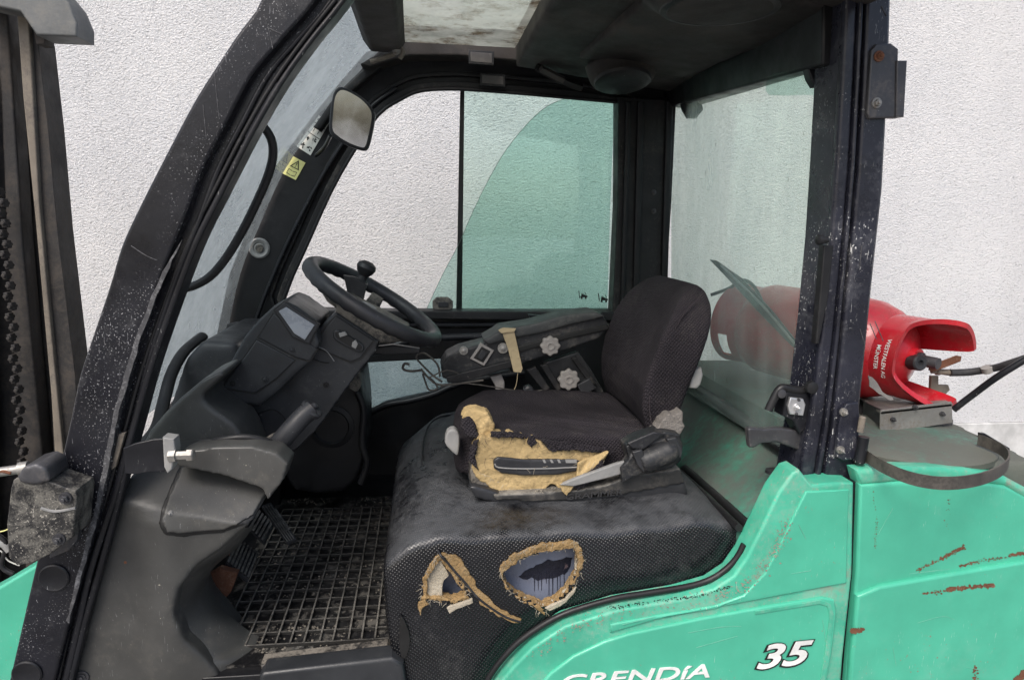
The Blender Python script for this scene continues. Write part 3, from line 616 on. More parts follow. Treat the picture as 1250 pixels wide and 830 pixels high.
# ================================================================== COUNTERWEIGHT AND HOOD
soft('rear_deck', [prism([(.90, 1.24, .85), (1.30, 1.24, .85), (1.335, 1.5, .85), (1.335, 2.32, .85), (.90, 2.32, .85)], (0, 0, .315))], .012, 3, 'hood_top', FL)
soft('engine_hood', [([P(838, 468, 2.24)+Vector((.03, 0, 0)), P(990, 562, 1.29)+Vector((.03, 0, 0)), P(905, 655, 1.24), P(833, 566, 1.78), Vector((.60, 2.3, .99))]+[Vector((.90, 2.24, .8)), Vector((.90, 1.29, .8)), Vector((.67, 1.24, .8)), Vector((.70, 1.78, .8)), Vector((.6, 2.3, .8))],
     [(4, 3, 2, 1, 0), (5, 6, 7, 8, 9), (0, 1, 6, 5), (1, 2, 7, 6), (2, 3, 8, 7), (3, 4, 9, 8), (4, 0, 5, 9)])], .012, 3, 'green_dusty', FL)
for (pts, Y, r) in (([(836, 572), (860, 592), (914, 642)], [1.74, 1.58, 1.26], .011), ([(828, 574), (850, 594), (902, 644)], [1.72, 1.56, 1.25], .008)):
    ptube('hood_seal', pts, Y, r, 'rubber', FL)
lathe('deck_disc', (1.10, 1.40, 1.158), (0, 0, 1), [(0, .185), (.012, .185), (.016, .178), (.017, .10), (.013, .06), (.016, .001)], 'grey_steel' if 0 else 'hood_top', FL, seg=48)
lathe('filler_cap', P(945, 579, 1.35)+Vector((0, 0, .004)), (0, 0, 1), [(0, .02), (.006, .019), (.008, .012), (.006, .002)], 'dark_plastic', FL)
sb = [tuple(PZ(x, y, 1.20)) for x, y in [(1050, 545), (1075, 562), (1110, 577), (1150, 584), (1190, 581), (1220, 571), (1233, 558), (1226, 545), (1205, 535), (1196, 532)]]
sb = cr(sb, 4); st_v = []; st_f = []
for i, p in enumerate(sb): st_v += [(p[0], p[1], 1.178), (p[0], p[1], 1.203), (p[0]*.999, p[1]+.003, 1.203), (p[0]*.999, p[1]+.003, 1.178)]
for i in range(len(sb)-1):
    for k in range(4): st_f.append((i*4+k, i*4+(k+1) % 4, i*4+4+(k+1) % 4, i*4+4+k))
band = mesh('clamp_band', st_v, st_f, 'band_steel', FL)
slab('band_end', [(1198, 529), (1203, 529), (1233, 547), (1234, 557), (1228, 559), (1198, 540)], 1.40, .012, 'black_paint', band, bev=.002)
# bottle cradle
cr_ = mesh('bottle_cradle', *prism([P(1075, 501, 1.46), P(1162, 490, 1.46), P(1163, 516, 1.46), P(1074, 530, 1.46)], (0, .004, 0)), 'grey_steel', FL, bev=.001)
mesh('cradle_flange', *prism([P(1054, 490, 1.60), P(1076, 500, 1.47), P(1074, 530, 1.47), P(1052, 522, 1.60)], (.004, .003, 0)), 'dark_steel', cr_, bev=.001)
mesh('cradle_tray', [P(1075, 503, 1.46), P(1163, 493, 1.46), P(1120, 470, 1.95), P(1030, 470, 1.95)]+[P(1075, 503, 1.46)-Vector((0, 0, .005)), P(1163, 493, 1.46)-Vector((0, 0, .005)), P(1120, 470, 1.95)-Vector((0, 0, .005)), P(1030, 470, 1.95)-Vector((0, 0, .005))], [(0, 1, 2, 3), (7, 6, 5, 4), (0, 4, 5, 1), (1, 5, 6, 2), (2, 6, 7, 3), (3, 7, 4, 0)], 'grey_steel', cr_)
mesh('cradle_foot', *prism([P(1060, 524, 1.5), P(1165, 512, 1.5), P(1160, 540, 1.5), P(1062, 545, 1.5)], (0, .25, 0)), 'dark_steel', cr_, bev=.004)
for x, y in ((1090, 512), (1150, 505), (1117, 497)): bolt(x, y, 1.458, .004, cr_, 'dark_steel')

# ================================================================== GREEN SIDE PANELS (near)
front_p = [(968, 577), (977, 574), (992, 592), (1020, 589), (1043, 590), (1041, 700), (1030, 800), (1022, 900), (560, 960), (585, 880), (606, 838), (625, 815), (650, 790), (690, 764), (755, 744), (830, 731), (872, 719), (896, 703), (912, 680), (932, 640), (950, 602)]
sp = slab('side_panel', front_p, 1.20, .06, 'green_chipped', FL, bev=.007)
slab('raised_panel', [(982, 600), (1038, 597), (1035, 700), (1033, 714), (1000, 722), (900, 741), (800, 762), (752, 776), (744, 782), (700, 800), (662, 826), (640, 850), (612, 905), (1015, 905), (1030, 760), (1034, 722), (1036, 720), (1038, 597), (984, 597), (968, 625), (950, 662), (930, 700), (905, 725), (870, 738), (800, 748), (740, 757), (700, 768), (655, 800), (640, 817), (628, 835), (595, 915), (612, 905), (640, 850), (662, 826), (700, 800), (744, 782), (752, 776), (800, 762), (900, 741), (1000, 722), (1033, 714), (1035, 700)][:0] or
     [(984, 600), (1037, 598), (1034, 712), (960, 726), (880, 741), (800, 757), (745, 773), (745, 762), (800, 752), (872, 740), (908, 727), (934, 700), (954, 662), (970, 628)], 1.196, .01, 'green', sp, bev=.004)
slab('raised_panel', [(738, 783), (770, 773), (860, 754), (950, 738), (1005, 729), (1019, 733), (1022, 746), (1016, 800), (1006, 850), (1004, 905), (625, 915), (648, 850), (672, 822), (700, 801)], 1.194, .012, 'green', sp, bev=.005)
slab('panel_rib', [(922, 750), (1000, 737), (1010, 740), (1013, 752), (1007, 800), (998, 850), (1003, 850), (1013, 800), (1018, 750), (1014, 737), (1002, 732), (922, 746)][::-1], 1.192, .005, 'green_chipped', sp, bev=.001)
rp = slab('rear_panel', [(1050, 592), (1100, 588), (1180, 587), (1228, 593), (1262, 612), (1320, 680), (1360, 900), (1028, 900), (1036, 800), (1046, 700)], 1.20, .06, 'green', FL, bev=.007)
slab('lower_bulge', [(1047, 728), (1075, 716), (1130, 706), (1200, 694), (1262, 684), (1330, 680), (1372, 905), (1032, 905), (1040, 800)], 1.190, .02, 'green', rp, bev=.007)
def rust_trail(line, n, sz, Y, parent, seed, jit=1.5, mat='rust'):
    rg = random.Random(seed); me_v, me_f = [], []; pts = cr(line, 12)
    for _ in range(n):
        x, y = pts[rg.randrange(len(pts))]; x += rg.gauss(0, jit); y += rg.gauss(0, jit*.7); m_ = rg.randint(5, 8); s0 = sz*rg.uniform(.35, 1.2); a0 = rg.uniform(0, 6); k = len(me_v); el = rg.uniform(.7, 1.7)
        Yk = Y-_*4e-6
        for q_ in range(m_): a = -2*math.pi*q_/m_+a0; r_ = s0*rg.uniform(.6, 1.2); me_v.append(P(x+math.cos(a)*r_*el, y+math.sin(a)*r_, Yk))
        me_f.append(tuple(range(k, k+m_)))
    return mesh('rust_patch', me_v, me_f, mat, parent, sharp=None)
for i, (ln, n_, sz) in enumerate([([(1128, 724), (1148, 722)], 26, 1.2), ([(1158, 719), (1212, 714)], 110, 2.0), ([(1122, 695), (1150, 681), (1176, 668)], 90, .9), ([(1150, 681), (1176, 668)], 40, 1.5), ([(1172, 691), (1200, 684), (1252, 676)], 100, .8), ([(1232, 677), (1252, 675)], 30, 1.8),
                                  ([(1236, 840), (1246, 826), (1256, 818)], 150, 3.4), ([(1190, 815), (1193, 842)], 50, 1.2), ([(1160, 610), (1157, 630), (1159, 650)], 14, .7)]):
    rust_trail(ln, n_, sz, 1.1896 if ln[0][1] > 705 else 1.1996, rp, 100+i)
rust_trail([(1041, 770), (1052, 768)], 60, 2.2, 1.1896, rp, 120, 2.0)
for i, (ln, n_, sz) in enumerate([([(942, 680), (952, 660), (960, 640)], 120, .9), ([(880, 728), (910, 715), (935, 690)], 90, 1.0), ([(700, 766), (760, 750), (860, 735)], 110, .8), ([(650, 800), (690, 772)], 50, .9)]):
    rust_trail(ln, n_, sz, 1.1996 if 0 else 1.1955, sp, 140+i, 5, 'panel_chip')
rust_trail([(745, 742), (800, 733), (850, 727), (890, 716)], 160, .8, 1.1990, sp, 150, 1.6, 'black_print')
slab('seam_filler', [(1038, 588), (1054, 588), (1049, 700), (1038, 800), (1030, 900), (1018, 900), (1030, 800), (1036, 700)], 1.215, .03, 'black_paint', FL)
slab('deck_edge', [(1045, 574), (1100, 570), (1180, 572), (1225, 580), (1262, 600), (1262, 616), (1226, 594), (1180, 588), (1100, 589), (1050, 593)], 1.203, .04, 'green_chipped', FL, bev=.010)
pe = [(976, 577), (962, 600), (946, 622), (930, 655), (912, 690), (893, 712), (868, 724), (820, 735), (755, 745), (700, 757), (655, 781), (630, 803), (610, 830), (590, 875)]
ptube('edge_rubber', [(908, 664), (901, 678), (889, 692), (869, 706), (842, 715), (788, 724), (747, 731), (686, 750), (641, 777), (614, 803), (595, 830), (570, 880)], 1.224, .0062, 'rubber', FL)
for i, ln in enumerate([[(840, 772), (880, 765), (905, 764)], [(850, 790), (900, 776)], [(1004, 756), (1011, 800)], [(760, 762), (800, 752)], [(975, 640), (984, 658)], [(966, 700), (990, 696)]]):
    ptube('scratch', ln, 1.1935 if ln[0][1] > 750 else 1.1955, .00045, 'green_scratch', sp, seg=5, n=3)
for i, ln in enumerate([[(1072, 652), (1090, 620)], [(1110, 700), (1160, 694)], [(1120, 760), (1150, 752), (1165, 756)], [(1180, 814), (1200, 818)], [(1090, 790), (1094, 812)]]):
    ptube('scratch', ln, 1.1996 if ln[0][1] < 700 else 1.1896, .0004, 'green_scratch', rp, seg=5, n=3)
for ln, n_, sz, yy in (([(1122, 695), (1150, 682), (1176, 669)], 160, .5, 1.19955), ([(1172, 691), (1200, 684), (1252, 676)], 200, .45, 1.19955), ([(1128, 724), (1212, 714)], 140, .7, 1.18955), ([(1066, 600), (1070, 640), (1068, 668)], 60, .5, 1.19955)):
    rust_trail(ln, n_, sz, yy, rp, int(ln[0][0]), .8)
def wp3(x, y): return P(x, y, 1.1925)
text('lettering', 'GRENDíA', 'white_print', sp, wp3(684, 841), wp3(866, 826), wp3(688, 824), th=.001, bold=.012, shear=.1)
text('numeral_outline', '35', 'black_print', sp, P(920, 819, 1.1925), P(986, 812, 1.1925), P(929, 786, 1.1925), th=.0006, bold=.055, shear=.15)
text('numeral', '35', 'white_print', sp, P(923, 817, 1.1915), P(984, 810, 1.1915), P(932, 787, 1.1915), th=.0008, bold=.02, shear=.15)
# lower body under the frame
box('chassis', -.62, 1.25, 1.30, 2.25, .25, .70, 'black_paint', FL, bev=.01)
for x in (-.45, .95):
    wh = lathe('wheel', (x, 1.22, .30), (0, 1, 0), [(0, .30), (.02, .33), (.2, .33), (.22, .30)], 'rubber', FL, seg=40); lathe('rim', (x, 1.212, .30), (0, 1, 0), [(0, .17), (.01, .18), (.02, .18)], 'grey_steel', wh, seg=32)
# inner floor and bulkheads
box('cab_floor', -.75, .1, 1.28, 2.36, .70, .742, 'inner_black', FL)
slab('step_sill', [(316, 826), (322, 821), (478, 803), (492, 812), (500, 860), (316, 860)], 1.24, .05, 'console_plastic', FL, bev=.008)
slab('sill_lip', [(318, 812), (472, 793), (478, 800), (477, 806), (320, 824)], 1.27, .04, 'dirty_plastic', FL, bev=.004)
box('front_bulkhead', -.70, -.64, 1.5, 2.36, .7, 1.0, 'inner_black', FL)

# ================================================================== NEAR FRONT PILLAR
pl0 = cr([(330, -70), (319, -2), (288, 44), (263, 82), (236, 125), (202, 189), (170, 252), (148, 300), (133, 350), (114, 406), (97, 458), (86, 510), (73, 566), (55, 640), (36, 720), (20, 790), (-5, 900)], 4)
pr0 = cr([(425, -70), (386, 0), (345, 48), (308, 92), (278, 148), (248, 206), (224, 270), (196, 340), (166, 430), (148, 505), (128, 600), (104, 690), (82, 770), (50, 900)], 4)
pr1 = cr([(470, -70), (422, 0), (382, 50), (345, 102), (310, 162), (272, 236), (240, 300), (206, 390), (182, 462), (164, 528), (140, 612), (112, 700), (92, 790), (66, 900)], 4)
fp = slab('front_pillar', pl0+pr0[::-1], 1.25, .07, 'pillar_paint', FL, bev=.006)
def shr(pts, d): return [(x+d, y) for x, y in pts]
slab('door_rabbet', shr(pr0, -4)+pr1[::-1], 1.272, .05, 'pillar_paint', fp, bev=.005)
slab('rabbet_ridge', shr(pr0, 14)+shr(pr0, 22)[::-1], 1.264, .02, 'black_paint', fp, bev=.004)
slab('pillar_flange', shr(pr1, -8)+shr(pr1, 1)[::-1], 1.262, .05, 'black_paint', fp, bev=.004)
ptube('pillar_seal', [(x-12, y) for x, y in [(422, 0), (382, 50), (345, 102), (310, 162), (272, 236), (240, 300), (206, 390), (182, 462), (164, 528), (140, 612), (112, 700), (92, 790), (66, 900)]], 1.268, .004, 'rubber', fp, n=3, seg=8)
# pale chalk line scraped along the rabbet
slab('scrape', fray([(222, 292), (203, 334), (188, 370), (172, 412), (158, 460), (146, 500), (134, 560), (124, 612), (110, 664), (96, 716), (84, 760), (81, 758), (92, 712), (105, 660), (118, 610), (128, 556), (140, 498), (152, 458), (166, 410), (182, 368), (198, 332)], .9, 9, 5), 1.2483, .003, 'scrape_white', fp, bev=0)
slab('scrape', fray([(345, 96), (338, 106), (318, 136), (300, 168), (298, 166), (315, 134), (334, 104)], .7, 7, 6), 1.2683, .003, 'scrape_white', fp, bev=0)
for i, ln in enumerate([[(322, 18), (328, 36), (333, 60)], [(326, 34), (344, 42)], [(262, 90), (266, 130), (268, 146)], [(248, 128), (252, 170)], [(160, 300), (178, 312), (192, 318)]]):
    ptube('scratch', ln, 1.2497, .0007, 'scrape_white', fp, seg=5)
slab('pillar_strip', [(141, 530), (153, 528), (141, 570), (134, 575), (132, 568)], 1.258, .01, 'tan_edge', fp, bev=.002)
for x, y in ((66, 705), (33, 822)):
    lathe('plug_cap', P(x, y, 1.2485), (0, -1, 0), [(-.002, .0265), (.0015, .0265), (.003, .024), (.002, .022), (.002, .001)], 'black_paint', fp, seg=32)
# door hinge box lower left
hb_ = slab('hinge_box', [(13, 596), (16, 586), (28, 578), (42, 578), (60, 588), (92, 599), (94, 606), (89, 656), (62, 676), (38, 688), (20, 690), (10, 680), (8, 640)], 1.17, .065, 'muddy', FL, bev=.003)
soft('box_cap', [ypr([(20, 582), (28, 570), (44, 566), (56, 572), (60, 588), (44, 592), (24, 590)], 1.165, .07)], .004, 2, 'dark_steel', hb_)
slab('hinge_plate', [(60, 577), (92, 592), (99, 610), (94, 660), (84, 672), (60, 682)], 1.236, .02, 'dark_steel', hb_, bev=.003)
bolt(80, 608, 1.168, .007, hb_, 'dark_steel'); bolt(72, 658, 1.168, .007, hb_, 'dark_steel')
ptube('hinge_crease', [(50, 620), (68, 624), (92, 620)], 1.169, .0025, 'pale_plastic', hb_, seg=6)
lathe('cable_gland', P(6, 575, 1.19), (1, .1, .1), [(-.02, .008), (.02, .008), (.022, .012), (.036, .012)], 'grey_steel', hb_, seg=12)
for pts, mt, r in (([(-20, 592), (0, 576), (14, 577)], 'rust', .0035), ([(-20, 650), (4, 648), (20, 640)], 'sticker_yellow', .0012), ([(-20, 700), (-2, 672), (10, 684), (24, 690)], 'sticker_white', .0012), ([(-30, 640), (6, 660), (2, 690), (16, 700)], 'rubber', .004), ([(-20, 668), (0, 662), (12, 672)], 'pale_plastic', .006)):
    ptube('cable', pts, 1.185, r, mt, hb_, seg=8)
# upper latch striker
lt = mesh('latch_plate', *prism([P(*q_, 1.225) for q_ in [(150, 547), (165, 541), (187, 536), (206, 535), (208, 540), (206, 572), (200, 576), (182, 576), (166, 579), (152, 578)]], (0, .006, 0)), 'black_paint', FL, bev=.0015)
slab('latch_edge', [(198, 534), (212, 536), (214, 550), (210, 573), (204, 578), (200, 570)], 1.215, .03, 'pale_plastic', lt, bev=.003)
mesh('latch_bolt', *lathe_v(P(207, 556, 1.22), (1, -.05, .03), [(0, .012), (.012, .012), (.012, .008), (.03, .008), (.031, .011), (.040, .011), (.042, .009)], 6), 'grey_steel', lt)
# green front fender behind the pillar
slab('front_fender', [(-80, 760), (0, 716), (40, 692), (90, 668), (134, 636), (150, 660), (120, 920), (-80, 920)], 1.335, .05, 'green', FL, bev=.006)

# ================================================================== DASH COWL
ZA, ZB = P(150, 610, 1.285), P(312, 642, 1.285)
def cowl_fn(v):
    t = (v.x-ZA.x)/(ZB.x-ZA.x); zr = ZA.z+(ZB.z-ZA.z)*max(0, min(1.1, t))
    if v.y < 1.42: v.y += max(0, v.z-zr)*1.1*(1-max(0, (v.y-1.30)/.12))
    if v.y < 1.42: v.y -= .016*math.exp(-((v.x+.50)/.055)**2)*(1-max(0, (v.y-1.30)/.12))*min(1, max(0, (zr-v.z+.02)/.05))
    return v
cowl = soft('dash_cowl', [ypr([(140, 612), (150, 588), (172, 575), (208, 572), (262, 582), (318, 594), (323, 608), (306, 638), (268, 672), (240, 690), (220, 716), (214, 745), (227, 778), (248, 800), (266, 822), (274, 900), (72, 900), (92, 796), (116, 698)], 1.285, .20)], .007, 5, 'grey_plastic', FL, fn=cowl_fn)
fa = cr([(306, 640), (270, 671), (240, 691), (219, 717), (212, 745), (225, 778), (246, 801), (266, 824), (272, 900)], 8); fb = cr([(312, 640), (290, 668), (262, 692), (247, 716), (250, 738), (270, 765), (294, 785), (318, 803), (322, 900)], 8)
vs, fs = [], []
for i, (a, b) in enumerate(zip(fa, fb)):
    A = P(a[0]-9, a[1], 1.292); B = P(*b, 1.36)
    for t in (0, .25, .5, .75, 1): q_ = A*(1-t)+B*t; q_.y = 1.292+(.071)*(1-math.cos(t*math.pi/2)); vs.append(q_)
    vs.append(B+Vector((0, .05, 0)))
for i in range(len(fa)-1):
    for k in range(5): a = i*6+k; fs.append((a, a+1, a+7, a+6))
mesh('inner_flange', vs, fs, 'grey_plastic', cowl, sharp=60)
def inc(v): return v
soft('cowl_hatch', [ypr([(211, 574), (262, 582), (317, 595), (321, 608), (306, 634), (270, 648), (226, 650), (207, 646), (200, 634), (202, 606), (206, 586)], 1.276, .05)], .004, 3, 'grey_plastic', cowl, fn=cowl_fn)
soft('hatch_gap', [ypr([(208, 571), (262, 579), (320, 592), (324, 608), (307, 637.5), (270, 651.5), (225, 653.5), (204, 649), (196.5, 636), (198.5, 606), (203, 584)], 1.2815, .04)], .004, 1, 'black_print', cowl, fn=cowl_fn)
soft('cowl_rim', [ypr([(214, 558), (232, 550), (268, 545), (308, 545), (338, 553), (352, 567), (346, 586), (326, 612), (321, 597), (270, 580), (214, 569)], 1.30, .07)], .005, 3, 'grey_plastic', cowl)
soft('upper_cowl', [ypr([(160, 580), (170, 548), (184, 524), (203, 502), (222, 484), (246, 464), (268, 454), (276, 456), (262, 470), (248, 482), (250, 492), (268, 505), (286, 518), (296, 534), (306, 560), (250, 585), (205, 585)], 1.46, .16)], .006, 3, 'grey_plastic', cowl)
bolt(155, 684, 1.288, .006, cowl, 'rust', name='screw', h=.002); bolt(208, 626, 1.272, .003, cowl, 'pale_plastic', name='screw', h=.001); bolt(100, 826, 1.284, .009, cowl, 'dark_steel', name='screw', h=.002)
ptube('grab_ring', [(243, 552), (256, 541), (280, 535), (305, 534), (330, 540), (345, 550)], [1.38, 1.36, 1.35, 1.35, 1.36, 1.38], .007, 'rubber', FL)
# park brake / column lever
lv = tube('tilt_lever', cr([tuple(P(*q_)) for q_ in [(322, 548, 1.46), (340, 540, 1.44), (355, 524, 1.44), (370, 508, 1.45), (381, 499, 1.46)]], 5), [.014+.007*min(1, i/6) for i in range(21)], 'dark_plastic', FL, seg=18)
lathe('lever_cap', P(380, 500, 1.46), (.6, -.2, .75), [(-.004, .024), (.004, .025), (.008, .021), (.009, .008), (.015, .007), (.018, .003)], 'dark_plastic', lv)
soft('lever_boot', [lathe_v(P(316, 551, 1.45), (1, .1, .5), [(0, .012), (.02, .02), (.045, .022), (.06, .016)], 18)], .004, 2, 'dirty_plastic', lv)
# far dash box with rubber rim
db = soft('dash_box', [ypr([(215, 470), (225, 440), (246, 416), (290, 420), (300, 470), (300, 600), (180, 600), (192, 540)], 1.85, .45)], .012, 4, 'dark_plastic', FL)
ptube('windscreen_rubber', [(165, 552), (190, 525), (200, 490), (210, 455), (226, 428), (248, 410)], [1.5, 1.62, 1.72, 1.8, 1.9, 1.98], .012, 'rubber', FL, flat=1.3)
slab('dash_panel', [(170, 560), (200, 500), (260, 440), (300, 420), (350, 470), (340, 640), (200, 640)], 2.1, .1, 'inner_black', FL, bev=.01)

# ================================================================== STEERING COLUMN
cs = soft('steering_console', [
    ypr([(388, 402), (398, 391), (410, 381), (435, 398), (462, 416), (460, 428), (440, 452), (419, 480), (392, 518), (366, 546), (345, 560), (300, 556), (285, 530), (262, 510), (262, 490), (300, 470), (370, 420)], 1.65, .20)], .005, 3, 'console_plastic', FL)
pod = soft('instrument_pod', [ypr([(336, 372), (346, 367), (360, 373), (388, 393), (386, 404), (390, 420), (380, 440), (360, 458), (340, 478), (316, 496), (290, 492), (262, 494), (254, 488), (262, 472), (276, 452), (288, 430), (299, 410), (316, 390)], 1.60, .20)], .0045, 3, 'console_plastic', cs)
def tilt(Yn): return lambda v: v
cover('pod_cover', [(315, 412), (334, 383), (347, 394), (364, 408), (374, 417), (387, 426), (378, 441), (362, 437)], 1.597, .012, 'console_plastic', pod, bev=.003)
cover('pod_cover', [(313, 415), (360, 440), (338, 462), (312, 480), (272, 474), (278, 462), (300, 434)], 1.597, .012, 'console_plastic', pod, bev=.003)
bolt(356, 427, 1.596, .004, pod, 'console_plastic', name='screw', h=.001); bolt(323, 463, 1.596, .005, pod, 'console_plastic', name='screw', h=.001)
scr_ = cover('display_frame', [(335, 379), (347, 369), (389, 396), (377, 420), (357, 411)], 1.592, .012, 'dark_plastic', pod, bev=.002)
slab('display_glass', [(340, 380), (349, 375), (384, 397), (372, 415), (359, 407)], 1.589, .006, 'screen', scr_, bev=.001)
cover('column_cover', [(410, 386), (456, 416), (440, 437), (428, 442), (384, 424), (394, 404)], 1.644, .012, 'console_plastic', cs, bev=.003)
kh = slab('key_housing', cr([(407, 405), (413, 403), (428, 411), (442, 420), (444, 427), (438, 430), (424, 424), (408, 414)], 3, True), 1.637, .012, 'console_plastic', cs, bev=.003)
slab('key_recess', cr([(410, 406), (415, 405), (428, 412), (440, 421), (441, 426), (436, 427), (424, 421), (411, 412)], 3, True), 1.635, .008, 'black_print', kh, bev=.001)
slab('key_switch', [(413, 407), (421, 405), (424, 409), (415, 412)], 1.630, .01, 'pale_plastic', kh, bev=.001); slab('key_switch', [(430, 418), (434, 415), (437, 420), (434, 426), (429, 423)], 1.630, .01, 'pale_plastic', kh, bev=.001)
ptube('seam', [(320, 412), (350, 424), (372, 434), (392, 442), (402, 443)], 1.643, .0012, 'black_print', cs, seg=6)
for (x, y) in ((398, 470), (352, 540), (284, 468)): bolt(x, y, 1.648 if x > 300 else 1.598, .0045, cs, 'black_print', name='screw', h=.001)
ptube('seam', [(300, 513), (330, 500), (345, 508), (352, 524)], 1.648, .0012, 'black_print', cs, seg=6)
ptube('worn_edge', [(384, 422), (398, 428), (408, 441)], 1.6425, .0011, 'pale_plastic', cs, seg=6)
slab('stalk', [(456, 424), (480, 421), (512, 426), (512, 432), (470, 434), (456, 432)], 1.80, .025, 'dark_plastic', cs, bev=.005)
# hub and tilt yoke
soft('column_yoke', [ypr([(409, 384), (411, 362), (424, 366), (440, 376), (465, 388), (500, 407), (494, 416), (476, 420), (458, 419), (436, 407)], 1.66, .16)], .005, 3, 'dirty_plastic', cs)

SW = P(457, 368, 1.75)
e1 = (P(533, 413, 1.75)-P(383, 324, 1.75)).normalized(); e2 = Vector((0, 1, .055)); e2 = (e2-e1*e2.dot(e1)).normalized(); en = e2.cross(e1); en = en if en.z > 0 else -en
RW = .177
sw = empty('steering_wheel', SW, FL)
N = 72; rim_p = []; rr = []
for i in range(N):
    a = 2*math.pi*i/N; rim_p.append(SW+(e1*math.cos(a)+e2*math.sin(a))*RW); rr.append(.0190)
v, f = tube_v(rim_p, rr, 14, closed=True, up=en)
for i in range(N):                                    # finger ripples on the underside
    for k in range(14):
        p_ = v[i*14+k]; d = (p_-rim_p[i]); 
        if d.dot(en) < 0: v[i*14+k] = rim_p[i]+d*(1+.09*math.sin(i*2*math.pi/N*30))
mesh('rim', v, f, 'dark_plastic', sw, sharp=60)
hubc = SW-en*.055
lathe('hub', hubc-en*.03, en, [(0, .05), (.012, .066), (.03, .066), (.045, .055), (.05, .03), (.052, .001)], 'dirty_plastic', sw, seg=28)
lathe('horn_button', hubc+en*.022, en, [(0, .038), (.012, .036), (.017, .026), (.018, .001)], 'pale_plastic', sw)
for a0 in (200, 335, 90):
    a = rad(a0); d = e1*math.cos(a)+e2*math.sin(a); sd_ = en.cross(d); A = hubc+d*.045; B = SW+d*(RW-.006)-en*.004; Cc = hubc+d*.11+en*.012
    vs = []
    for p_, w_ in ((A, .03), (Cc, .022), (B, .017)): vs += [p_+sd_*w_, p_-sd_*w_, p_-sd_*w_-en*.006, p_+sd_*w_-en*.006]
    fs = [(0, 1, 2, 3), (11, 10, 9, 8)]
    for i in (0, 4): fs += [(i+k, i+4+k, i+4+(k+1) % 4, i+(k+1) % 4) for k in range(4)]
    mesh('spoke', vs, fs, 'dirty_plastic', sw, bev=.002)
# spinner knob with its bracket
kb = P(437, 352, 1.80)
knob = mesh('spinner_knob', *lathe_v(P(440, 344, 1.83), (P(450, 320, 1.83)-P(440, 344, 1.83)), [(-.006, .020), (0, .021), (.008, .014), (.018, .013), (.028, .021), (.040, .026), (.050, .023), (.057, .012), (.058, .001)], 24), 'rubber', sw)
slab('knob_clamp', [(419, 336), (432, 338), (448, 348), (443, 368), (436, 372), (425, 362)], 1.80, .02, 'dusty_frame', sw, bev=.003)
# lower column / heater housing
ht = soft('heater_housing', [ypr([(392, 462), (420, 456), (436, 460), (441, 475), (444, 510), (446, 556), (438, 584), (420, 600), (396, 604), (360, 600), (340, 570), (345, 520), (370, 490)], 1.92, .30)], .010, 5, 'inner_black', FL)
lathe('round_cover', P(405, 520, 1.925), (0, -1, 0), [(0, .065), (.008, .063), (.011, .05), (.006, .046), (.006, .001)], 'inner_black', ht, seg=32)
slab('heater_bracket', [(427, 458), (438, 456), (441, 470), (436, 480), (426, 474)], 1.90, .05, 'dirty_plastic', ht, bev=.003)
ptube('heater_hose', [(436, 478), (444, 500), (442, 540), (448, 566), (440, 590)], 1.90, .010, 'rubber', ht)

# ================================================================== FLOOR
fm = empty('floor_mat', (-.25, 1.7, .742)); tag(fm, 'black ribbed rubber floor mat caked with grey dust in the footwell', 'floor mat')
x0, x1, y0, y1 = -.47, -.052, 1.305, 2.15
box('mat_base', x0, x1, y0, y1, .7425, .748, 'mat_rubber', fm, bev=0)
rb = box('rib', -.0021, .0021, y0+.055, y1-.10, .748, .7575, 'mat_rib', fm, bev=.001); rb.location = Vector((x0+.035, (y0+y1)/2-.022, .7525))-ORG[fm.name]
nx = 13
for i in range(1, nx): o = rb.copy(); COL.objects.link(o); o.parent = fm; o.location = rb.location+Vector((i*(x1-x0-.06)/(nx-1), random.uniform(-.002, .002), 0)); o.rotation_euler = (0, 0, random.uniform(-.006, .006))
rc = box('rib', x0+.035, x1-.025, -.0019, .0019, .748, .7562, 'mat_rib', fm, bev=.001); ny = 17; rc.location = Vector(((x0+x1)/2+.005, y0+.055, .752))-ORG[fm.name]
for i in range(1, ny): o = rc.copy(); COL.objects.link(o); o.parent = fm; o.location = rc.location+Vector((random.uniform(-.002, .002), i*(y1-y0-.155)/(ny-1), 0)); o.rotation_euler = (0, 0, random.uniform(-.006, .006))
rg = random.Random(5); mv, mf = [], []
for _ in range(2600):                                  # crumbs of dried mud caught in the mat
    u = rg.random()**1.6; x = x0+.01+(x1-x0-.02)*(u if rg.random() < .7 else rg.random()); y = y0+.005+(y1-y0-.01)*rg.random()
    if mn.noise(Vector((x*9, y*9, 0)))+.25*rg.random() < .12: continue
    r_ = rg.uniform(.0008, .0040); k = len(mv)
    for a in range(5): mv.append((x+math.cos(a*1.257+u)*r_*rg.uniform(.6, 1.2), y+math.sin(a*1.257+u)*r_*rg.uniform(.6, 1.2), .7485))
    mv.append((x, y, .7485+r_*rg.uniform(.5, 1.1))); mf += [(k+a, k+(a+1) % 5, k+5) for a in range(5)]
tag(mesh('mud_crumbs', mv, mf, 'mud', fm), kind='stuff')
